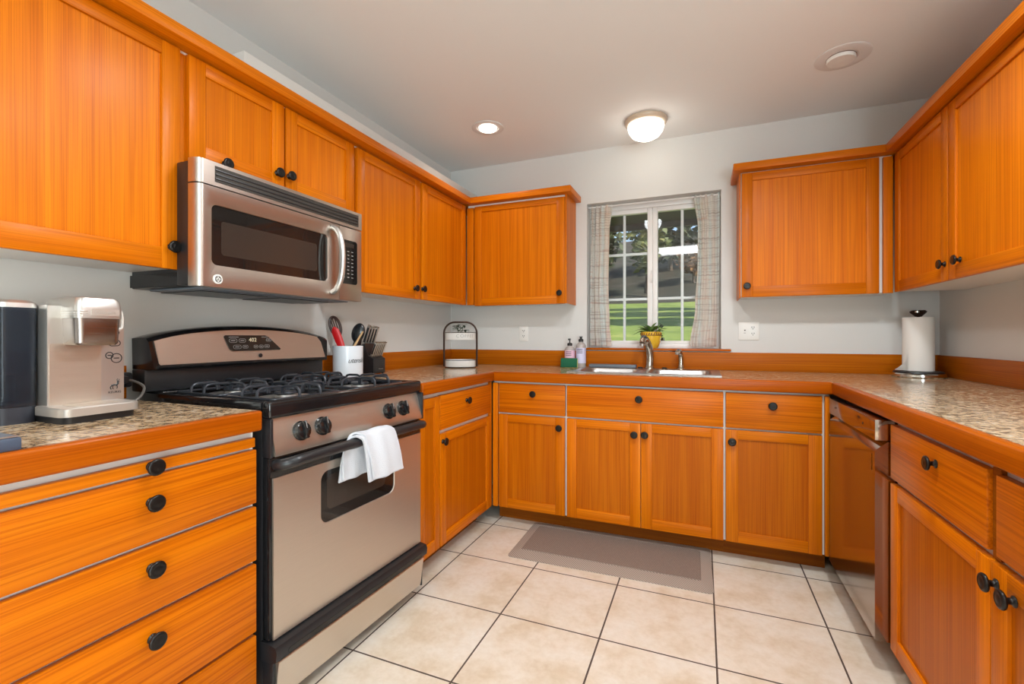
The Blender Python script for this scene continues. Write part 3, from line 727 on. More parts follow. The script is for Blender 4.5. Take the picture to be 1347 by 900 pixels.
# ------------------------------------------------------------------ sink
sk = thing('sink', 'double bowl stainless steel sink set in the worktop under the window', 'sink', (-.325, 2.93, .914))
b = BM(); X0, X1, Y0, Y1 = -.745, .095, 2.672, 3.172; zt = .9185
def bowl(cx, cy, w, h):
    lo = [(.9145, 0, .05), (.915, 0, .05)]
    L = []
    for (z, ins, r) in ((.9185, 0, .055), (.914, .004, .06), (.86, .010, .06), (.78, .018, .06), (.745, .05, .07)):
        L.append([(x, y, z) for x, y in rrect(w-2*ins, h-2*ins, r, 6, cx, cy)])
    t = bmesh.new(); 
    return L
def cell(x0, x1, y0, y1, w, h, cx, cy, name):
    b = BM(); inner = rrect(w, h, .055, 6, cx, cy); outer = []
    for p in inner:
        dx, dy = p[0]-cx, p[1]-cy
        k = min(((x1-cx) if dx > 0 else (x0-cx))/dx if abs(dx) > 1e-6 else 1e9, ((y1-cy) if dy > 0 else (y0-cy))/dy if abs(dy) > 1e-6 else 1e9)
        outer.append((cx+dx*k, cy+dy*k))
    for (xx, yy) in ((x0, y0), (x1, y0), (x1, y1), (x0, y1)):
        i = min(range(len(outer)), key=lambda i: (outer[i][0]-xx)**2+(outer[i][1]-yy)**2); outer[i] = (xx, yy)
    L = [[(x, y, .9145) for x, y in outer], [(x, y, zt) for x, y in outer]]
    L += bowl(cx, cy, w, h)
    loft(b, L, True, False, True)
    return obj(name, b, 'sink_steel', sk, True, 50)
cell(X0, -.325, Y0, 3.085, .345, .345, -.528, 2.893, 'basin'); cell(-.325, X1, Y0, 3.085, .345, .345, -.122, 2.893, 'basin')
b = BM(); box(b, X0, X1, 3.085, Y1, .9142, zt, .0015); obj('faucet_deck', b, 'sink_steel', sk, True)
for cx in (-.528, -.122):
    b = BM(); lathe(b, [(.042, .7455), (.040, .748), (.030, .747), (.02, .7455)], (cx, 2.893, 0), 20); obj('drain', b, 'chrome', sk, True)
b = BM(); fx, fy = -.317, 3.135
lathe(b, [(.034, zt), (.034, zt+.006), (.026, zt+.014), (.024, zt+.03)], (fx, fy, 0), 24)
tube(b, smooth_curve([(fx, fy, zt+.02), (fx+.002, fy, .99), (fx-.004, fy-.008, 1.05), (fx-.016, fy-.03, 1.095), (fx-.026, fy-.06, 1.112), (fx-.032, fy-.09, 1.105), (fx-.034, fy-.105, 1.085)], 6), [.026]*12+[.025-.0003*i for i in range(25)], 16)
fo = solo('faucet', b, 'nickel', 'brushed nickel kitchen faucet with curved pull-out spout behind the sink', 'faucet', (fx, fy, zt))
b = BM(); lathe(b, [(.0165, 0), (.018, .012), (.014, .016)], (0, 0, 0), 16); M = Matrix.Translation((fx-.034, fy-.107, 1.066)); bmesh.ops.transform(b, matrix=M, verts=b.verts); bmesh.ops.translate(b, vec=-Vector((fx, fy, zt)), verts=b.verts); obj('spray_nozzle', b, 'silver_trim', fo)
b = BM(); gx_, gy_ = -.125, 3.135
lathe(b, [(.030, zt), (.029, zt+.005), (.019, zt+.012), (.0165, zt+.03)], (gx_, gy_, 0), 20)
tube(b, smooth_curve([(gx_, gy_, zt+.02), (gx_, gy_, .985), (gx_-.003, gy_-.004, 1.012), (gx_-.010, gy_-.018, 1.030), (gx_-.018, gy_-.034, 1.026)], 6), .0165, 14)
so_ = solo('soap_dispenser', b, 'nickel', 'small brushed nickel dispenser spout on the sink rim right of the faucet', 'dispenser', (gx_, gy_, zt))
b = BM(); lathe(b, [(.014, 0), (.0155, .008), (.010, .014)], (-.019, -.037, 1.012-zt), 12); obj('nozzle', b, 'silver_trim', so_)
b = BM(); box(b, -.71, -.40, 3.10, 3.16, zt+.0005, zt+.022, .006); solo('sink_tray', b, 'tray_grey', 'flat grey strainer tray lying behind the left sink bowl', 'tray', (-.555, 3.13, zt))
b = BM(); lathe(b, [(.016, zt+.0002), (.016, zt+.006), (.012, zt+.009)], (-.375, 3.13, 0), 14); solo('hole_plug', b, 'black_satin', 'dark round sink hole plug left of the faucet', 'plug', (-.375, 3.13, zt))
b = BM(); lathe(b, [(.016, zt+.0002), (.016, zt+.006), (.012, zt+.009)], (-.225, 3.135, 0), 14); solo('hole_plug', b, 'black_satin', 'dark round sink hole plug between faucet and soap dispenser', 'plug', (-.225, 3.135, zt))
# ------------------------------------------------------------------ coffee maker
cm = thing('coffee_maker', 'silver single-serve coffee maker with smoky water tank on the left worktop', 'coffee maker', (-1.60, .68, HC))
b = BM()
P = [(y, z) for y, z in ((.622, .932), (.789, .932), (.789, 1.175))]+arc(.764, 1.180, .025, 6, 0, PI/2)+[(.640, 1.205), (.622, 1.205)]
loft(b, [[(-1.76, y, z) for y, z in P], [(-1.503, y, z) for y, z in P], [(-1.500, .7055+(y-.7055)*.985, 1.068+(z-1.068)*.992) for y, z in P]])
body = obj('body', b, 'silver_trim', cm, True)
b = BM(); loft(b, [[(-1.4998, y, z) for y, z in rrect(.108, .168, .004, 3, .680, 1.024)], [(-1.4985, y, z) for y, z in rrect(.108, .168, .004, 3, .680, 1.024)]]); obj('front_plate', b, 'steel', body, True)
b = BM()
for (y, z, a, h_) in ((.765, 1.108, .0135, .0075), (.753, 1.0745, .0085, .0085), (.7695, 1.0665, .0125, .0125), (.770, 1.137, .0055, .0055)):
    tube(b, [(-1.4992, yy, zz) for yy, zz in rrect(2*a, 2*h_, min(a, h_)*.98, 5, y, z)], .0012, 6, True); box(b, -1.5, -1.4988, y-a*.5, y+a*.5, z-.0014, z+.0014)
# small leaping deer over its lettering
for pts, r in (([(.758, .9915), (.764, .993), (.770, .992), (.773, .996), (.7725, 1.002)], .0022), ([(.758, .9915), (.755, .986), (.757, .981)], .0011), ([(.761, .991), (.7605, .985), (.762, .981)], .001), ([(.770, .991), (.772, .986), (.770, .982)], .001), ([(.7725, 1.002), (.7705, 1.006), (.7725, 1.009)], .0008), ([(.7725, 1.002), (.7755, 1.005), (.7755, 1.008)], .0008), ([(.7725, 1.002), (.776, 1.0005)], .0014)):
    tube(b, [(-1.4993, y, z) for y, z in pts], r, 6)
t_ = text_mesh('KEURIG', .0085, .0003, 0, 1.05); mapbm(t_, lambda c: (-1.4993+c.z, .7655+c.x, .973+c.y)); me_ = bpy.data.meshes.new('x'); t_.to_mesh(me_); t_.free(); b.from_mesh(me_)
obj('buttons_and_emblem', b, 'ink', body, True)
# tray
b = BM(); P = rrect(.140, .168, .022, 5, -1.468, .692)
loft(b, [[(x, y, .932) for x, y in P], [(x, y, .951) for x, y in P], [(-1.468+(x+1.468)*.97, .692+(y-.692)*.97, .9535) for x, y in P]])
tr_ = obj('drip_tray', b, 'silver_paint', cm, True)
b = BM(); loft(b, [[(x, y, .9534) for x, y in rrect(.075, .10, .02, 4, -1.455, .692)], [(x, y, .9542) for x, y in rrect(.075, .10, .02, 4, -1.455, .692)]]); obj('drip_grid', b, 'steel', tr_, True)
b = BM(); P = rrect(.330, .155, .02, 5, -1.575, .694); loft(b, [[(x, y, .9142) for x, y in P], [(x, y, .9318) for x, y in P]]); obj('base', b, 'black_satin', cm, True)
# brew head
def headsec(z, g=0): return [(x, y, z) for x, y in rrect(.150-2*g, .096-2*g, .014, 5, -1.508, .7)]
b = BM(); loft(b, [headsec(1.104, .006), headsec(1.110, .002), headsec(1.172, 0)]); hd = obj('brew_head', b, 'steel_head', cm, True)
b = BM(); loft(b, [headsec(1.1725, -.003), headsec(1.196, -.003), headsec(1.216, 0), headsec(1.224, .004), headsec(1.2275, .014)]); ld = obj('lid', b, 'silver_trim', hd, True)
b = BM()
for z in (1.178, 1.184, 1.190): box(b, -1.580, -1.4305, .6485, .6500, z-.0012, z+.0012, .0005)
for z in (1.178, 1.184, 1.190): box(b, -1.4305, -1.4291, .655, .672, z-.0012, z+.0012, .0005)
obj('lid_ribs', b, 'silver_paint', ld, True)
b = BM(); loft(b, [[(-1.4305, y, z) for y, z in rrect(.060, .017, .003, 3, .709, 1.188)], [(-1.4275, y, z) for y, z in rrect(.060, .017, .003, 3, .709, 1.188)]]); pl_ = obj('name_plate', b, 'silver_paint', ld, True)
t_ = text_mesh('Cuisinart', .0125, .0006); mapbm(t_, lambda c: (-1.4272+c.z, .709+c.x, 1.188+c.y)); obj('lettering', t_, 'silver_trim', pl_, True, 0)
b = BM(); tube(b, smooth_curve([(-1.47, .747, 1.200), (-1.47, .760, 1.198), (-1.47, .766, 1.185), (-1.47, .767, 1.160), (-1.47, .764, 1.148), (-1.47, .749, 1.142)], 4), .0042, 8); obj('lid_handle', b, 'white_plastic', hd, True)
# reservoir
def rsec(z, g=0): return [(x, y, z) for x, y in rrect(.215-2*g, .074-2*g, .018, 5, -1.6345, .5825)]
b = BM(); loft(b, [rsec(.955), rsec(1.1965)]); loft(b, [[(x, y, z) for x, y, z in rsec(.962, .004)], rsec(1.192, .004)], flip=True)
rs = obj('water_tank', b, 'smoke_plastic', cm, True)
b = BM(); loft(b, [rsec(1.1968, -.001), rsec(1.208, 0), rsec(1.215, .008)]); obj('tank_lid', b, 'silver_trim', rs, True)
b = BM(); loft(b, [rsec(.9142, .001), rsec(.9545, 0)]); obj('tank_base', b, 'coffee_dark', rs, True)
b = BM(); box(b, -1.62, -1.60, .555, .561, .965, 1.185); lathe(b, [(.011, .966), (.011, 1.03)], (-1.62, .59, 0), 12); obj('tank_pipe', b, 'slot_dark', rs, True)
# cord to the wall
b = BM(); tube(b, smooth_curve([(-1.765, .797, .945), (-1.70, .84, .921), (-1.66, .90, .923), (-1.69, .945, .955), (-1.74, .95, .975), (-1.80, .935, .985)], 8), .0042, 8)
pc = solo('power_cord', b, 'cord_grey', 'grey power cord looping up between coffee maker and stove', 'cord', (-1.70, .83, HC))
b = BM(); box(b, -1.8268, -1.785, .905, .965, .955, 1.005, .008); lathe(b, [(.014, -1.785), (.011, -1.765)], (0, .935, .982), 12, 'X'); bmesh.ops.translate(b, vec=-Vector((-1.70, .83, HC)), verts=b.verts); obj('plug', b, 'black_satin', pc)
# flat dark box at the worktop edge
bx_ = thing('gadget_box', 'flat slate blue box with silver top edge at the worktop front corner', 'box', (-1.235, .40, HC))
b = BM(); box(b, -1.305, -1.172, .33, .452, HC+.0005, .940, .005); bo = obj('case', b, 'slate_box', bx_, True)
b = BM(); box(b, -1.181, -1.1745, .33, .447, .9402, .9425); obj('trim', b, 'silver_trim', bo, True)
b = BM(); box(b, -1.300, -1.182, .335, .447, .9402, .9418); obj('lid', b, 'tray_grey', bo, True)

# ------------------------------------------------------------------ utensil crock
UCX, UCY = -1.712, 1.915
b = BM(); lathe(b, [(.070, HC+.0005), (.0745, HC+.004), (.0755, 1.064), (.0755, 1.076), (.073, 1.078), (.070, 1.076), (.070, .93), (0, .925)], (UCX, UCY, 0), 40, cap1=False)
cr = solo('utensil_crock', b, 'ceramic', 'white ceramic crock holding cooking tools right of the stove', 'crock', (UCX, UCY, HC))
t_ = text_mesh('utensils', .036, .0004, .4, .9)
a0 = math.atan2(-UCY, -UCX)
def wrap(c, R=.0760, cz=1.003):
    a = math.radians(-49)+.62+c.x/R; return (R*math.cos(a)-.0, R*math.sin(a), cz-HC+c.y)
mapbm(t_, lambda c: wrap(c)); obj('lettering', t_, 'ink', cr, None, smooth=0)
def util(name, label, bm, m, g='cooking tools in the white crock'):
    return solo(name, bm, m, label, name.replace('_', ' '), (UCX, UCY, .93), g)
# directions: right = along view right, back = away from the camera
VR = Vector((math.cos(.3914), math.sin(.3914), 0)); VB = Vector((-math.sin(.3914), math.cos(.3914), 0)); VZ = Vector((0, 0, 1))
UC = Vector((UCX, UCY, 0))
def up(r, k, z): return UC+VR*r+VB*k+VZ*z
def paddle(bm, base, tip, w0, w1, th, slots=0):
    d = (tip-base); L = d.length; d.normalize(); s = d.cross(VB).normalized(); nrm = s.cross(d); loops = []
    for i in range(13):
        t = i/12; w = w0+(w1-w0)*min(1, t*2.2) if t < .75 else w1*math.sqrt(max(0.02, 1-((t-.75)/.25)**2)); c = base+d*L*t
        loops.append([tuple(c+s*w*math.cos(a)+nrm*th*math.sin(a)) for a in [2*PI*k/12 for k in range(12)]])
    loft(bm, loops)
# slotted spoon (dark brown) at left, leaning left
b = BM(); tube(b, [up(.00, .01, .94), up(-.058, .02, 1.135)], .007, 8)
bs, tp = up(-.058, .02, 1.13), up(-.092, .022, 1.228); d = (tp-bs).normalized(); s = d.cross(VB).normalized()
ring = [bs+(tp-bs)*(.5-.5*math.cos(a))+s*.026*math.sin(a)*1.0 for a in [2*PI*i/28 for i in range(28)]]; tube(b, ring, .0075, 8, True)
for o_ in (-.010, .002, .012): tube(b, [bs+(tp-bs)*.1+s*o_, bs+(tp-bs)*.93+s*o_], .0032, 6)
util('slotted_spoon', 'dark brown slotted spoon leaning left in the white crock', b, 'brown_nylon')
b = BM(); paddle(b, up(-.014, -.030, 1.05), up(-.058, -.045, 1.176), .016, .021, .006); tube(b, [up(-.004, -.02, .94), up(-.014, -.030, 1.055)], .006, 8)
util('spatula', 'red silicone spatula in the white crock', b, 'red_silicone')
b = BM(); tube(b, [up(.0, .02, .94), up(.022, .042, 1.07)], .006, 8)
for k in range(5):
    a = PI*k/5; r0 = .022
    pts = []
    for i in range(17):
        t = i/16; ph = t*2*PI; h_ = .5-.5*math.cos(ph); rr = r0*math.sin(ph)*(0.55+.45*h_)
        pts.append(up(.022+.026*h_+rr*math.cos(a), .042+rr*math.sin(a), 1.07+.118*h_))
    tube(b, pts, .0010, 5)
util('whisk', 'thin wire whisk standing in the white crock', b, 'wire')
b = BM(); tube(b, [up(-.01, -.01, .94), up(.042, -.015, 1.10)], .007, 8)
c = up(.058, -.015, 1.145); t_ = bmesh.new(); bmesh.ops.create_icosphere(t_, subdivisions=3, radius=1); M = Matrix.Translation(c) @ Matrix.Rotation(.3914, 4, 'Z') @ Matrix.Rotation(.28, 4, 'Y') @ Matrix.Diagonal((.034, .015, .052, 1)); merge(b, t_, 0, M)
util('serving_spoon', 'glossy black nylon serving spoon in the white crock', b, 'black_nylon')
b = BM(); tube(b, [up(.022, -.04, .94), up(.045, -.042, 1.075), up(.092, -.045, 1.152)], [.006, .006, .0045], 8)
util('wooden_stick', 'thin pale wooden utensil leaning right in the white crock', b, 'tan_wood')

# ------------------------------------------------------------------ knife block
KX, KY = -1.763, 2.142      # the block's front looks into the room (+X), its back is near the left wall
kbk = thing('knife_block', 'black knife block between the white crock and the backsplash', 'knife block', (KX, KY, HC))
b = BM()
prof = [(-.060, .006), (.072, .006), (.072, .088), (.034, .106), (.010, .172), (-.060, .150)]
loft(b, [[(x, -.052, z) for x, z in prof], [(x, .052, z) for x, z in prof]], M=None)
obj('block', b, 'black_satin', kbk)
for (x, y) in ((-.050, -.042), (.062, -.042), (-.050, .042), (.062, .042)):
    b = BM(); lathe(b, [(.006, 0), (.006, .0065)], (x, y, .0003), 8); obj('foot', b, 'black_satin', kbk)
b = BM(); box(b, .0722, .0735, -.046, .046, .010, .080, .0006); obj('front_panel', b, 'tray_dark', kbk)
t_ = text_mesh('Farberware', .0085, .0003, 0, 1.0); mapbm(t_, lambda c: (.0738+c.z, .012+c.x, .030+c.y)); obj('lettering', t_, 'silver_trim', kbk, smooth=0)
def knife(x, y, z, L, label, g, w=.0085, lean=.36):
    M = Matrix.Translation((KX+x, KY+y, HC+z)) @ Matrix.Rotation(lean, 4, 'Y')
    o = thing('knife', label, 'knife', M @ Vector((0, 0, 0)), 0, g); o.rotation_euler = M.to_euler()
    b = BM(); box(b, -w, w, -.0048, .0048, .0055, L, .0035); h_ = obj('handle', b, 'silver_trim', o)
    b = BM(); box(b, -w-.0006, w+.0006, -.0052, .0052, L, L+.006, .0025); obj('end_cap', b, 'chrome', h_)
    b = BM(); box(b, -w-.0006, w+.0006, -.0052, .0052, .0, .0054, .001); obj('bolster', b, 'chrome', h_)
    b = BM(); box(b, -w*.6, w*.6, -.0052, -.0047, .014, L-.010); obj('inlay', b, 'black_satin', h_)
    return o
names = ['first', 'second', 'third', 'fourth', 'fifth', 'sixth']
for i in range(6):
    knife(.050, -.040+.0158*i, .1005, .084, 'silver handled steak knife, %s from the left in the lower row of the knife block' % names[i], 'steak knives in the lower row of the block', .0075, .42)
for i, (y, L) in enumerate(((-.030, .112), (-.006, .104), (.018, .106), (.042, .104))):
    knife(-.012, y, .1665, L, 'long silver handled kitchen knife, %s from the left in the upper row of the block' % names[i], 'kitchen knives in the upper row of the block', .011, .36)
b = BM(); M = Matrix.Translation((KX-.048, KY-.034, HC+.1555)) @ Matrix.Rotation(.22, 4, 'Y')
box(b, -.011, .011, -.010, .010, .0, .108, .006, M=M); solo('sharpening_steel', b, 'brown_nylon', 'dark handled sharpening steel at the upper left of the knife block', 'sharpening steel', M @ Vector((0, 0, .0)))

# ------------------------------------------------------------------ two tier stand
TX, TY = -1.53, 2.80
ts = thing('tiered_stand', 'white two tier tray stand with dark arched frame in the worktop corner', 'stand', (TX, TY, HC), .3914)
b = BM(); hw = .112
pts = [(-hw, 0, .008), (-hw, 0, .235)]+[(-hw+.075-.075*math.cos(a), 0, .235+.075*math.sin(a)) for a in [PI/2*i/8 for i in range(1, 9)]]+[(hw-.075+.075*math.sin(a), 0, .235+.075*math.cos(a)) for a in [PI/2*i/8 for i in range(0, 9)]]+[(hw, 0, .008)]
tube(b, pts, .0065, 10); obj('frame', b, 'bronze', ts)
def trayz(z, name, w=.104, d=.075, h_=.050):
    b = BM(); lo = [(.0, .0), ]; P = lambda s, zz: [(w*s*math.cos(a), d*s*math.sin(a), zz) for a in [2*PI*i/40 for i in range(40)]]
    loft(b, [P(.98, z), P(1, z+.004), P(1, z+h_), P(.965, z+h_), P(.96, z+.008)]); return obj(name, b, 'tray_white', ts)
lower = trayz(.004, 'lower_tray'); upper = trayz(.190, 'upper_tray')
for tr0, z in ((lower, .052), (lower, .006), (upper, .238)):
    b = BM(); tube(b, [(.1045*math.cos(a), .0755*math.sin(a), z) for a in [2*PI*i/40 for i in range(40)]], .0022, 6, True); obj('rim_band', b, 'bronze', tr0)
t_ = text_mesh('COFFEE', .030, .0004, 0, 1.15)
def wr2(c):
    a = -PI/2+.42+c.x/.092; return (.1050*math.cos(a), .0760*math.sin(a), .215+c.y)
mapbm(t_, wr2); obj('lettering', t_, 'print_grey', upper, smooth=0)
def leaf(bm, base, d, L, w, bend=.3):
    d = Vector(d).normalized(); s = d.cross(Vector((0, 0, 1)))
    if s.length < .1: s = Vector((1, 0, 0))
    s.normalize(); n = s.cross(d); base = Vector(base); rows = []
    for i in range(6):
        t = i/5; ww = w*math.sin(PI*min(.97, max(.06, t)))**.8; c = base+d*L*t-Vector((0, 0, 1))*bend*L*t*t
        rows.append((c-s*ww+n*ww*.25, c, c+s*ww+n*ww*.25))
    t_ = bmesh.new(); V = [[t_.verts.new(q) for q in r] for r in rows]
    for i in range(5):
        for j in range(2): t_.faces.new((V[i][j], V[i+1][j], V[i+1][j+1], V[i][j+1]))
    merge(bm, t_)
rnd = random.Random(3)
pt = thing('artificial_plant', 'small dark green sprig standing in the upper tray of the stand', 'plant', (TX, TY, HC+.199))
b = BM()
for i in range(9):
    a = rnd.uniform(0, 2*PI); r_ = rnd.uniform(.01, .05); base = Vector((r_*math.cos(a)*1.1-.005, r_*math.sin(a)*.5, rnd.uniform(.055, .095)))
    for k in range(4):
        a2 = rnd.uniform(0, 2*PI); leaf(b, base, (math.cos(a2), math.sin(a2), rnd.uniform(-.2, .6)), rnd.uniform(.025, .042), .009)
obj('leaves', b, 'leaf_dark', pt)
b = BM()
for dx in (-.03, 0, .02): tube(b, [(dx*.3, 0, .0), (dx*.6, 0, .045), (dx, 0, .085)], .0018, 6)
obj('stem', b, 'leaf_dark', pt)
b = BM()
for i in range(14): 
    a = rnd.uniform(0, 2*PI); leaf(b, (rnd.uniform(-.06, .06), rnd.uniform(-.03, .03), .030), (math.cos(a), math.sin(a), .5), .022, .007)
obj('ground_leaves', b, 'leaf_dark', pt)

# ------------------------------------------------------------------ bottles and sponge
def bottle(x, y, r, h_, hp, name, label, lab, lm, z0, z1, long=False):
    t = thing(name, label, 'bottle', (x, y, HC))
    b = BM(); lathe(b, [(r*.94, .0005), (r, .004), (r, h_-.022), (r*.85, h_-.010), (r*.45, h_), (r*.42, h_+.004)], (0, 0, 0), 28); bd_ = obj('body', b, 'bottle_clear', t)
    b = BM(); lathe(b, [(r+.0006, z0), (r+.0006, z1)], (0, 0, 0), 28, cap0=False, cap1=False); lb = obj('label', b, lm, bd_)
    b = BM()
    for i in range(3):
        for z, hh in ((z1-.010-.012*i, .003),):
            for k in range(7):
                a0_, a1_ = -PI/2-.6+.17*k, -PI/2-.6+.17*k+.12
                t2 = bmesh.new(); R = r+.0011; q = [t2.verts.new((R*math.cos(a), R*math.sin(a), zz)) for a, zz in ((a0_, z-hh), (a1_, z-hh), (a1_, z+hh), (a0_, z+hh))]; t2.faces.new(q); merge(b, t2)
    obj('label_print', b, 'ink', lb, smooth=0)
    b = BM(); lathe(b, [(r*.5, h_+.0045), (r*.5, h_+.020), (r*.3, h_+.024)], (0, 0, 0), 18)
    if long:
        lathe(b, [(.004, h_+.024), (.004, hp-.012)], (0, 0, 0), 10); box(b, -.006, .006, -.026, .006, hp-.012, hp, .003)
    else: lathe(b, [(r*.26, h_+.024), (r*.22, h_+.034), (r*.34, h_+.036), (r*.34, hp)], (0, 0, 0), 14)
    obj('pump' if long else 'cap', b, 'pump_black', t); return t
bottle(-.842, 3.10, .0345, .145, .198, 'soap_bottle', 'shorter clear soap bottle with black pump and pink label behind the sponge', 'a', 'label_pink', .062, .118, True)
bottle(-.770, 3.125, .0335, .172, .212, 'detergent_bottle', 'taller clear bottle with black cap and lilac label beside the sink', 'b', 'label_lilac', .030, .135)
sg = thing('sponge', 'green and yellow dish sponge leaning against the soap bottles', 'sponge', (-.832, 3.038, HC), .10)
b = BM(); M = Matrix.Translation((0, 0, .0008)) @ Matrix.Rotation(-.22, 4, 'X'); box(b, -.056, .056, -.008, .000, .003, .066, .003, M=M); obj('scouring_pad', b, 'sponge_green', sg)
b = BM(); box(b, -.056, .058, .0005, .019, .0005, .066, .004, M=M); obj('foam', b, 'sponge_yellow', sg)

# ------------------------------------------------------------------ pot on the sill
PX, PY, PZ = -.318, 3.235, WZ0+.002
pp = thing('potted_plant', 'leafy plant in a yellow glazed pot on the window sill behind the faucet', 'potted plant', (PX, PY, PZ))
b = BM(); lathe(b, [(.040, .0005), (.046, .006), (.060, .04), (.066, .075), (.066, .088), (.068, .092), (.066, .110), (.060, .111), (.058, .095), (0, .093)], (0, 0, 0), 36, cap1=False); po = obj('pot', b, 'yellow_glaze', pp)
b = BM()
for i in range(26):
    a = 2*PI*i/26; tube(b, [(.067*math.cos(a), .067*math.sin(a), .089), (.0665*math.cos(a+.08), .0665*math.sin(a+.08), .104)], .0035, 6)
tube(b, [(.0668*math.cos(2*PI*i/36), .0668*math.sin(2*PI*i/36), .088) for i in range(36)], .003, 6, True); obj('rim_pattern', b, 'brown_glaze', po)
b = BM(); lathe(b, [(.0575, .0945), (.0575, .098)], (0, 0, 0), 24); obj('soil', b, 'soil', po)
b = BM()
for i in range(34):
    a = rnd.uniform(0, 2*PI); r_ = rnd.uniform(0, .045); e = rnd.uniform(.1, 1.2)
    leaf(b, (r_*math.cos(a), r_*math.sin(a)*.7, .102+rnd.uniform(0, .025)), (math.cos(a), .6*math.sin(a), e), rnd.uniform(.055, .085), rnd.uniform(.012, .017), .25)
leaf(b, (-.04, -.01, .115), (-1, -.1, -.1), .08, .014, .25); leaf(b, (.03, -.01, .12), (1, 0, .1), .055, .011, .1)
obj('leaves', b, 'leaf', pp)
b = BM()
for i in range(7):
    a = 2*PI*i/7; tube(b, [(.012*math.cos(a), .012*math.sin(a), .097), (.02*math.cos(a), .015*math.sin(a), .13)], .002, 6)
obj('stem', b, 'leaf', pp)

# ------------------------------------------------------------------ curtains
cr_ = BM(); tube(cr_, [(WX0+.0015, 3.262, 2.040), (WX1-.0015, 3.262, 2.040)], .006, 12); solo('curtain_rod', cr_, 'white_vinyl', 'thin white tension rod across the top of the window recess', 'rod', (-.32, 3.262, 2.04))
def curtain(label, edges, ph):
    b = BM(); t_ = bmesh.new(); nx, nz = 84, 40; G = []
    for k in range(nz+1):
        t = k/nz; z = 2.050-(2.050-1.060)*t
        def ev(L):
            for (t0, v0), (t1, v1) in zip(L, L[1:]):
                if t0 <= t <= t1: u = (t-t0)/(t1-t0); u = u*u*(3-2*u); return v0+(v1-v0)*u
            return L[-1][1]
        xa, xb = ev(edges[0]), ev(edges[1]); row = []
        for j in range(nx+1):
            s = j/nx; amp = .013+.006*t
            x = xa+(xb-xa)*(s+.012*math.sin(2*PI*5.0*s*2+ph))
            y = 3.262+amp*math.sin(2*PI*4.6*(s+.05*math.sin(3*s+2*t))+ph)*(.75+.25*math.sin(5*s+ph))+(.004*math.sin(11*t+7*s))
            row.append(t_.verts.new((x, y-.004*t, z+.003*math.sin(6*s+ph)*t)))
        G.append(row)
    for k in range(nz):
        for j in range(nx): t_.faces.new((G[k][j], G[k][j+1], G[k+1][j+1], G[k+1][j]))
    bmesh.ops.solidify(t_, geom=t_.faces[:], thickness=.0012); merge(b, t_)
    return solo('curtain', b, 'curtain_fabric', label, 'curtain', (edges[0][0][1], 3.262, 1.06), None, 80)
curtain('striped cafe curtain gathered at the left side of the window', ([(0, -.742), (.2, -.735), (.6, -.742), (1, -.743)], [(0, -.580), (.2, -.600), (.6, -.608), (.85, -.598), (1, -.585)]), .4)
curtain('striped cafe curtain gathered at the right side of the window', ([(0, -.055), (.22, -.028), (.45, -.030), (.75, -.045), (1, -.078)], [(0, .104), (.3, .100), (.7, .096), (1, .082)]), 1.9)

# ------------------------------------------------------------------ outlets
def outlet(xc, zc, w, h_, gang, label):
    t = thing('outlet', label, 'outlet', (xc, WB, zc))
    b = BM(); box(b, xc-w/2, xc+w/2, WB-.006, WB-.0003, zc-h_/2, zc+h_/2, .003); p_ = obj('cover_plate', b, 'white_plastic', t, True)
    cx = xc+(.022 if gang == 2 else 0)
    b = BM()
    for dz in (-.019, .019): loft(b, [[(x, WB-.0062, z) for x, z in rrect(.028, .026, .008, 4, cx, zc+dz)], [(x, WB-.0078, z) for x, z in rrect(.028, .026, .008, 4, cx, zc+dz)]])
    r_ = obj('receptacle', b, 'white_plastic', p_, True)
    b = BM()
    for dz in (-.019, .019):
        for dx in (-.006, .006): box(b, cx+dx-.0016, cx+dx+.0016, WB-.0084, WB-.0077, zc+dz+.000, zc+dz+.009)
        lathe(b, [(.0028, WB-.0084), (.0028, WB-.0077)], (cx, 0, zc+dz-.006), 10, 'Y')
    obj('slots', b, 'slot_dark', r_, True)
    if gang == 2:
        sx = xc-.023; b = BM(); box(b, sx-.005, sx+.005, WB-.0065, WB-.0060, zc-.012, zc+.012); box(b, sx-.0035, sx+.0035, WB-.013, WB-.006, zc-.001, zc+.010, .001); obj('switch', b, 'white_plastic', p_, True)
        b = BM(); box(b, sx-.0052, sx+.0052, WB-.0072, WB-.0061, zc-.013, zc-.011); box(b, sx-.004, sx+.004, WB-.0135, WB-.013, zc+.002, zc+.008); obj('switch_slot', b, 'slot_dark', p_, True)
outlet(-1.224, 1.147, .070, .112, 1, 'white single outlet plate on the back wall left of the window')
outlet(.267, 1.160, .114, .112, 2, 'white double wall plate with switch and outlet right of the window')

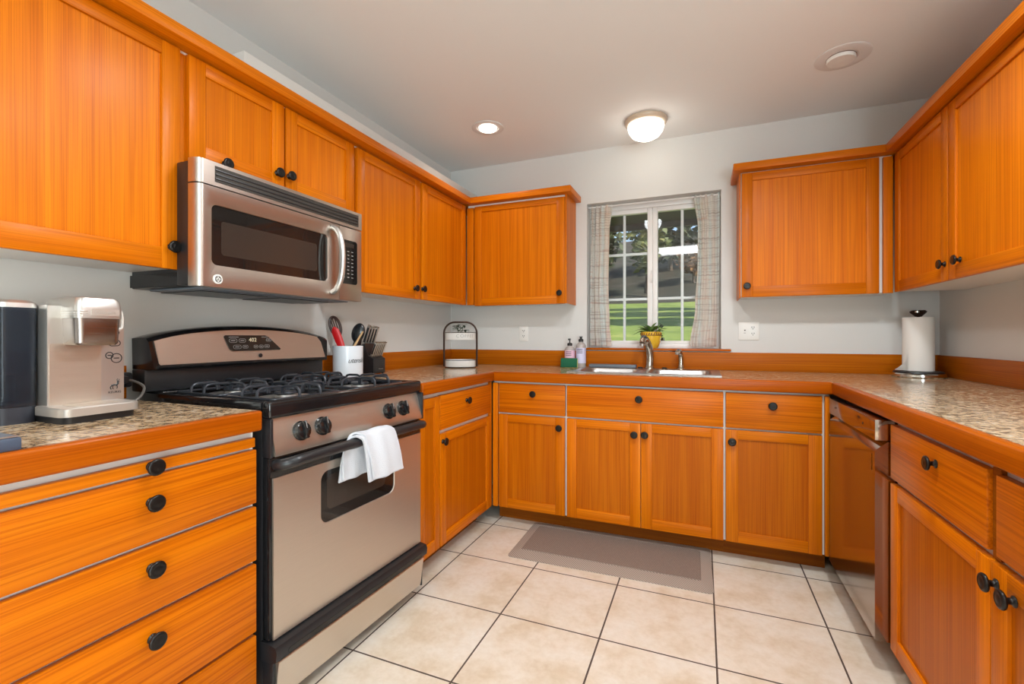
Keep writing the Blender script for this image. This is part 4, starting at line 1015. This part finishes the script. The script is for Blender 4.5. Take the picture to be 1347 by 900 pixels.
# ------------------------------------------------------------------ ceiling lights
rl = thing('recessed_light', 'lit round recessed ceiling light near the left wall', 'ceiling light', (-1.24, 2.625, ZC))
b = BM(); lathe(b, [(.100, ZC-.0003), (.100, ZC-.004), (.094, ZC-.007), (.068, ZC-.004), (.066, ZC-.0008)], (-1.24, 2.625, 0), 40, cap0=False, cap1=True); obj('trim_ring', b, 'lamp_off', rl, True)
b = BM(); lathe(b, [(.056, ZC-.0012), (.052, ZC-.012), (.035, ZC-.020), (0, ZC-.023)], (-1.24, 2.625, 0), 32, cap1=False); obj('bulb', b, 'lamp_glow', rl, True)
light('recessed_lamp', 'SPOT', (-1.24, 2.625, ZC-.04), (0, 0, 0), 9, (1, .90, .76), .05, spot_size=math.radians(150), spot_blend=.8)
for cx, cy, pw, lab in ((-.51, 1.30, CAN*.62, 'added lit can light, out of view in the ceiling nearest the stove'), (.36, 1.30, CAN*1.4, 'added lit can light, out of view in the ceiling nearest the right-hand cabinets')):  # extra lamps added out of view to light the cabinets
    o = thing('recessed_light', lab, 'ceiling light', (cx, cy, ZC))
    b = BM(); lathe(b, [(.100, ZC-.0003), (.100, ZC-.004), (.094, ZC-.007), (.068, ZC-.004), (.066, ZC-.0008)], (cx, cy, 0), 40, cap0=False, cap1=True); obj('trim_ring', b, 'lamp_off', o, True)
    b = BM(); lathe(b, [(.056, ZC-.0012), (.052, ZC-.012), (.035, ZC-.020), (0, ZC-.023)], (cx, cy, 0), 32, cap1=False); obj('bulb', b, 'lamp_glow', o, True)
    light('added_can_lamp', 'SPOT', (cx, cy, ZC-.04), (0, 0, 0), pw, (.93, .975, 1), .09, spot_size=math.radians(165), spot_blend=.5)
dm = thing('dome_light', 'lit flush mount ceiling lamp with frosted glass dome above the window', 'ceiling light', (-.315, 2.895, ZC))
b = BM(); lathe(b, [(.120, ZC-.0003), (.124, ZC-.010), (.120, ZC-.022), (.112, ZC-.028), (.100, ZC-.030)], (-.315, 2.895, 0), 44); obj('pan', b, 'lamp_tan', dm, True)
b = BM(); lathe(b, [(.104, ZC-.0302), (.106, ZC-.045), (.098, ZC-.072), (.080, ZC-.096), (.052, ZC-.112), (.020, ZC-.119), (0, ZC-.120)], (-.315, 2.895, 0), 44, cap1=False); obj('glass_dome', b, 'lamp_glow', dm, True)
light('dome_lamp', 'POINT', (-.315, 2.895, ZC-.17), (0, 0, 0), 0.7, (1, .90, .76), .06)
el = thing('recessed_light', 'unlit white eyeball recessed ceiling light above the right cabinets', 'ceiling light', (.605, 2.59, ZC))
b = BM(); lathe(b, [(.112, ZC-.0003), (.112, ZC-.003), (.102, ZC-.006), (.064, ZC-.0045), (.060, ZC-.0008)], (.605, 2.59, 0), 40, cap0=False); obj('trim_ring', b, 'lamp_off', el, True)
b = BM(); lathe(b, [(.0585, ZC-.001), (.0585, ZC-.014), (.055, ZC-.019), (0, ZC-.021)], (.600, 2.595, 0), 36, cap1=False); eo = obj('eyeball', b, 'white_plastic', el, True)
b = BM(); tube(b, [(.600+.0592*math.cos(2*PI*i/36), 2.595+.0592*math.sin(2*PI*i/36), ZC-.0035) for i in range(36)], .0014, 6, True); obj('shadow_gap', b, 'gap_shade_brown', eo, True)  # brown ring paints the shade in the gap round the eyeball
# ceiling fixture above and behind the camera (seen only as a reflection in the right-hand window pane)
cf = thing('ceiling_fixture', 'long white ceiling light panel above and behind the viewer', 'ceiling light', (-.29, -.50, ZC))
b = BM(); box(b, -.62, .04, -.80, -.14, ZC-.05, ZC-.0005, .004); fo_ = obj('housing', b, 'white_plastic', cf, True)
b = BM(); box(b, -.58, .00, -.76, -.18, ZC-.058, ZC-.0502); obj('diffuser', b, 'panel_glow', fo_, True)

# ------------------------------------------------------------------ floor mat
fm = thing('floor_mat', 'brown woven kitchen floor mat in front of the sink cabinet', 'mat', (-.443, 2.425, 0), .018)
b = BM(); hw, hd = .486, .232
def mrect(w, d, r, z): return [(x, y, z) for x, y in rrect(2*w, 2*d, r, 5)]
loft(b, [mrect(hw, hd, .025, .0005), mrect(hw, hd, .025, .004), mrect(hw-.05, hd-.075, .012, .0155), mrect(hw-.052, hd-.077, .012, .0155)]); fb = obj('border', b, 'mat_border', fm)
b = BM(); loft(b, [mrect(hw-.050, hd-.074, .012, .0156), mrect(hw-.053, hd-.077, .010, .0185)]); obj('weave', b, 'mat_weave', fm)

# ------------------------------------------------------------------ paper towels
QX, QY = 1.050, 3.070
ph = thing('paper_towel_holder', 'steel paper towel holder with leaf finial in the right worktop corner', 'holder', (QX, QY, HC))
b = BM(); lathe(b, [(.108, .0005), (.112, .004), (.112, .016), (.106, .021)], (0, 0, 0), 44); obj('base_ring', b, 'chrome', ph)
b = BM(); lathe(b, [(.105, .0212), (.103, .030), (.090, .033)], (0, 0, 0), 40); obj('base_plate', b, 'black_satin', ph)
b = BM(); lathe(b, [(.007, .033), (.007, .326)], (0, 0, 0), 12); obj('rod', b, 'bronze', ph)
b = BM(); lathe(b, [(.012, .316), (.018, .322), (.030, .332), (.034, .340), (.026, .347), (.010, .351)], (0, 0, 0), 20, sx=1.3, sy=.65)
for v in b.verts:
    if v.co.x > .02: v.co.z += .004
    if v.co.x < -.02: v.co.z += .002
fi = obj('finial', b, 'bronze', ph); fi.rotation_euler = (0, 0, .39)
b = BM(); lathe(b, [(.011, .3375), (.011, .345)], (-.019, -.014, 0), 12); obj('finial_cap', b, 'chrome', fi)
b = BM(); lathe(b, [(.020, HC+.0335), (.0655, HC+.0335), (.0655, HC+.312), (.020, HC+.312)], (QX, QY, 0), 48, cap0=False, cap1=False); lathe(b, [(.020, HC+.0335), (.020, HC+.312)], (QX, QY, 0), 24, cap0=False, cap1=False)
# loose sheet flaring out at the lower left
t_ = bmesh.new(); rows = []
for i in range(9):
    t = i/8; a = math.radians(215)-.5*t; rr = .0662+.03*max(0, t-.4)**1.2
    rows.append([t_.verts.new((QX+rr*math.cos(a)-.04*max(0, t-.5), QY+rr*math.sin(a)-.0, z)) for z in (HC+.035, HC+.05-.012*t, HC+.12-.085*t)])
for i in range(8):
    for j in range(2): t_.faces.new((rows[i][j], rows[i+1][j], rows[i+1][j+1], rows[i][j+1]))
bmesh.ops.solidify(t_, geom=t_.faces[:], thickness=.0008); merge(b, t_)
solo('paper_towel_roll', b, 'paper', 'white paper towel roll standing on the steel holder', 'paper towels', (QX, QY, HC+.0335))

# ------------------------------------------------------------------ garden outside the window
b = BM(); t_ = bmesh.new()
def gz(x, y): return .50+.10*(y-4)+.05*math.sin(.7*x+.4*y)*.4
N = 40; V = [[t_.verts.new((-14+30*i/N, 3.9+30*j/N, gz(-14+30*i/N, 3.9+30*j/N))) for i in range(N+1)] for j in range(N+1)]
for j in range(N):
    for i in range(N): t_.faces.new((V[j][i], V[j][i+1], V[j+1][i+1], V[j+1][i]))
merge(b, t_); struct('lawn', b, 'grass')
b = BM(); t_ = bmesh.new(); V = [[t_.verts.new((-20+4*i, 33.6+d+.12*(-20+4*i), 3.30+.045*(-20+4*i)+z)) for i in range(12)] for d, z in ((-.2, .15), (2.6, .42))]
for i in range(11): t_.faces.new((V[0][i], V[0][i+1], V[1][i+1], V[1][i]))
bmesh.ops.solidify(t_, geom=t_.faces[:], thickness=.1); merge(b, t_); struct('road', b, 'asphalt')
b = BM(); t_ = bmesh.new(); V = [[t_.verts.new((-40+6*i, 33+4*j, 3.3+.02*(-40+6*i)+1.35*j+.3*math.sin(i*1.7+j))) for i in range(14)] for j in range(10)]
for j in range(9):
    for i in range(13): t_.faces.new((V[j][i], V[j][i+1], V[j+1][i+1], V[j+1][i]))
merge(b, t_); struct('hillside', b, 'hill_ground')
# roof overhang above the window, outside
b = BM(); box(b, -2.5, 2.0, 3.43, 4.25, 2.13, 2.17); box(b, -2.5, 2.0, 4.25, 4.29, 2.08, 2.30); box(b, -2.5, 2.0, 3.43, 4.29, 2.17, 2.30); struct('eave', b, 'eave')
def tree(x, y, z, h_, r_, rz_, label, fol, n=700, s=.35, seed=1):
    R = random.Random(seed); t = thing('tree', label, 'tree', (x, y, z))
    b = BM(); tube(b, [(0, 0, -.2), (.05*h_*R.uniform(-1, 1), 0, h_*.5), (0, 0, h_*.9)], [.035*h_, .025*h_, .008*h_], 8); obj('trunk', b, 'bark', t)
    t_ = bmesh.new()
    for i in range(n):
        a, u, q = R.uniform(0, 2*PI), R.uniform(-1, 1), R.uniform(.35, 1)**.6; k = math.sqrt(1-u*u)*(.75+.35*math.sin(3*a+4*u+seed))
        c = Vector((r_*q*k*math.cos(a), r_*q*k*math.sin(a), h_*.62+rz_*q*u)); e = Vector((R.uniform(-1, 1), R.uniform(-1, 1), R.uniform(-.6, .6))).normalized(); f = e.cross(Vector((R.uniform(-1, 1), R.uniform(-1, 1), R.uniform(-1, 1)))).normalized()
        g_ = s*R.uniform(.6, 1.3)
        t_.faces.new([t_.verts.new(c+e*g_), t_.verts.new(c+f*g_*.6), t_.verts.new(c-e*g_), t_.verts.new(c-f*g_*.6)])
    b = BM(); merge(b, t_); obj('foliage', b, fol, t, smooth=0); return t
G_ = 'trees on the hill behind the lawn'
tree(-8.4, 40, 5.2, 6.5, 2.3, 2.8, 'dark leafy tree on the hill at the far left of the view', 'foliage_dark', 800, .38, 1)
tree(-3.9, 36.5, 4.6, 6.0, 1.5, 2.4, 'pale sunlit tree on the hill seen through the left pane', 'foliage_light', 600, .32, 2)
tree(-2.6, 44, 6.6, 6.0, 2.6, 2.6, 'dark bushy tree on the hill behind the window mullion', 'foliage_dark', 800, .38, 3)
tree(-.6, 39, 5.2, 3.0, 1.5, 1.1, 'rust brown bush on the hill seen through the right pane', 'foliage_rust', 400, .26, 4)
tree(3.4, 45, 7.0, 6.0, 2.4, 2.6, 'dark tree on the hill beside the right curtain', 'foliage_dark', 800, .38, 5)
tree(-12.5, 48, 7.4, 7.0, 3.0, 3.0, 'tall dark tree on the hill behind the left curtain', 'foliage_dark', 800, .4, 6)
# unseen trees added beside the lawn to throw the shade bands on it
for k, (x, y, lab) in enumerate(((6.2, 12.5, 'outer tree of the pair nearest the house'), (2.9, 13.5, 'inner tree of the pair nearest the house'), (6.6, 16.5, 'outer tree of the middle pair'), (3.1, 17.5, 'inner tree of the middle pair'), (6.8, 20.5, 'outer tree of the pair nearest the road'), (3.4, 21.5, 'inner tree of the pair nearest the road'))):
    tree(x, y, gz(x, y), 6.0, 1.7, 1.8, lab+', unseen beside the lawn', 'foliage_dark', 1300, .34, 11+k)
tree(-.40, 5.0, .62, .62, .06, .28, 'small dark weed stem in the lawn seen low in the right pane', 'foliage_dark', 60, .03, 15)
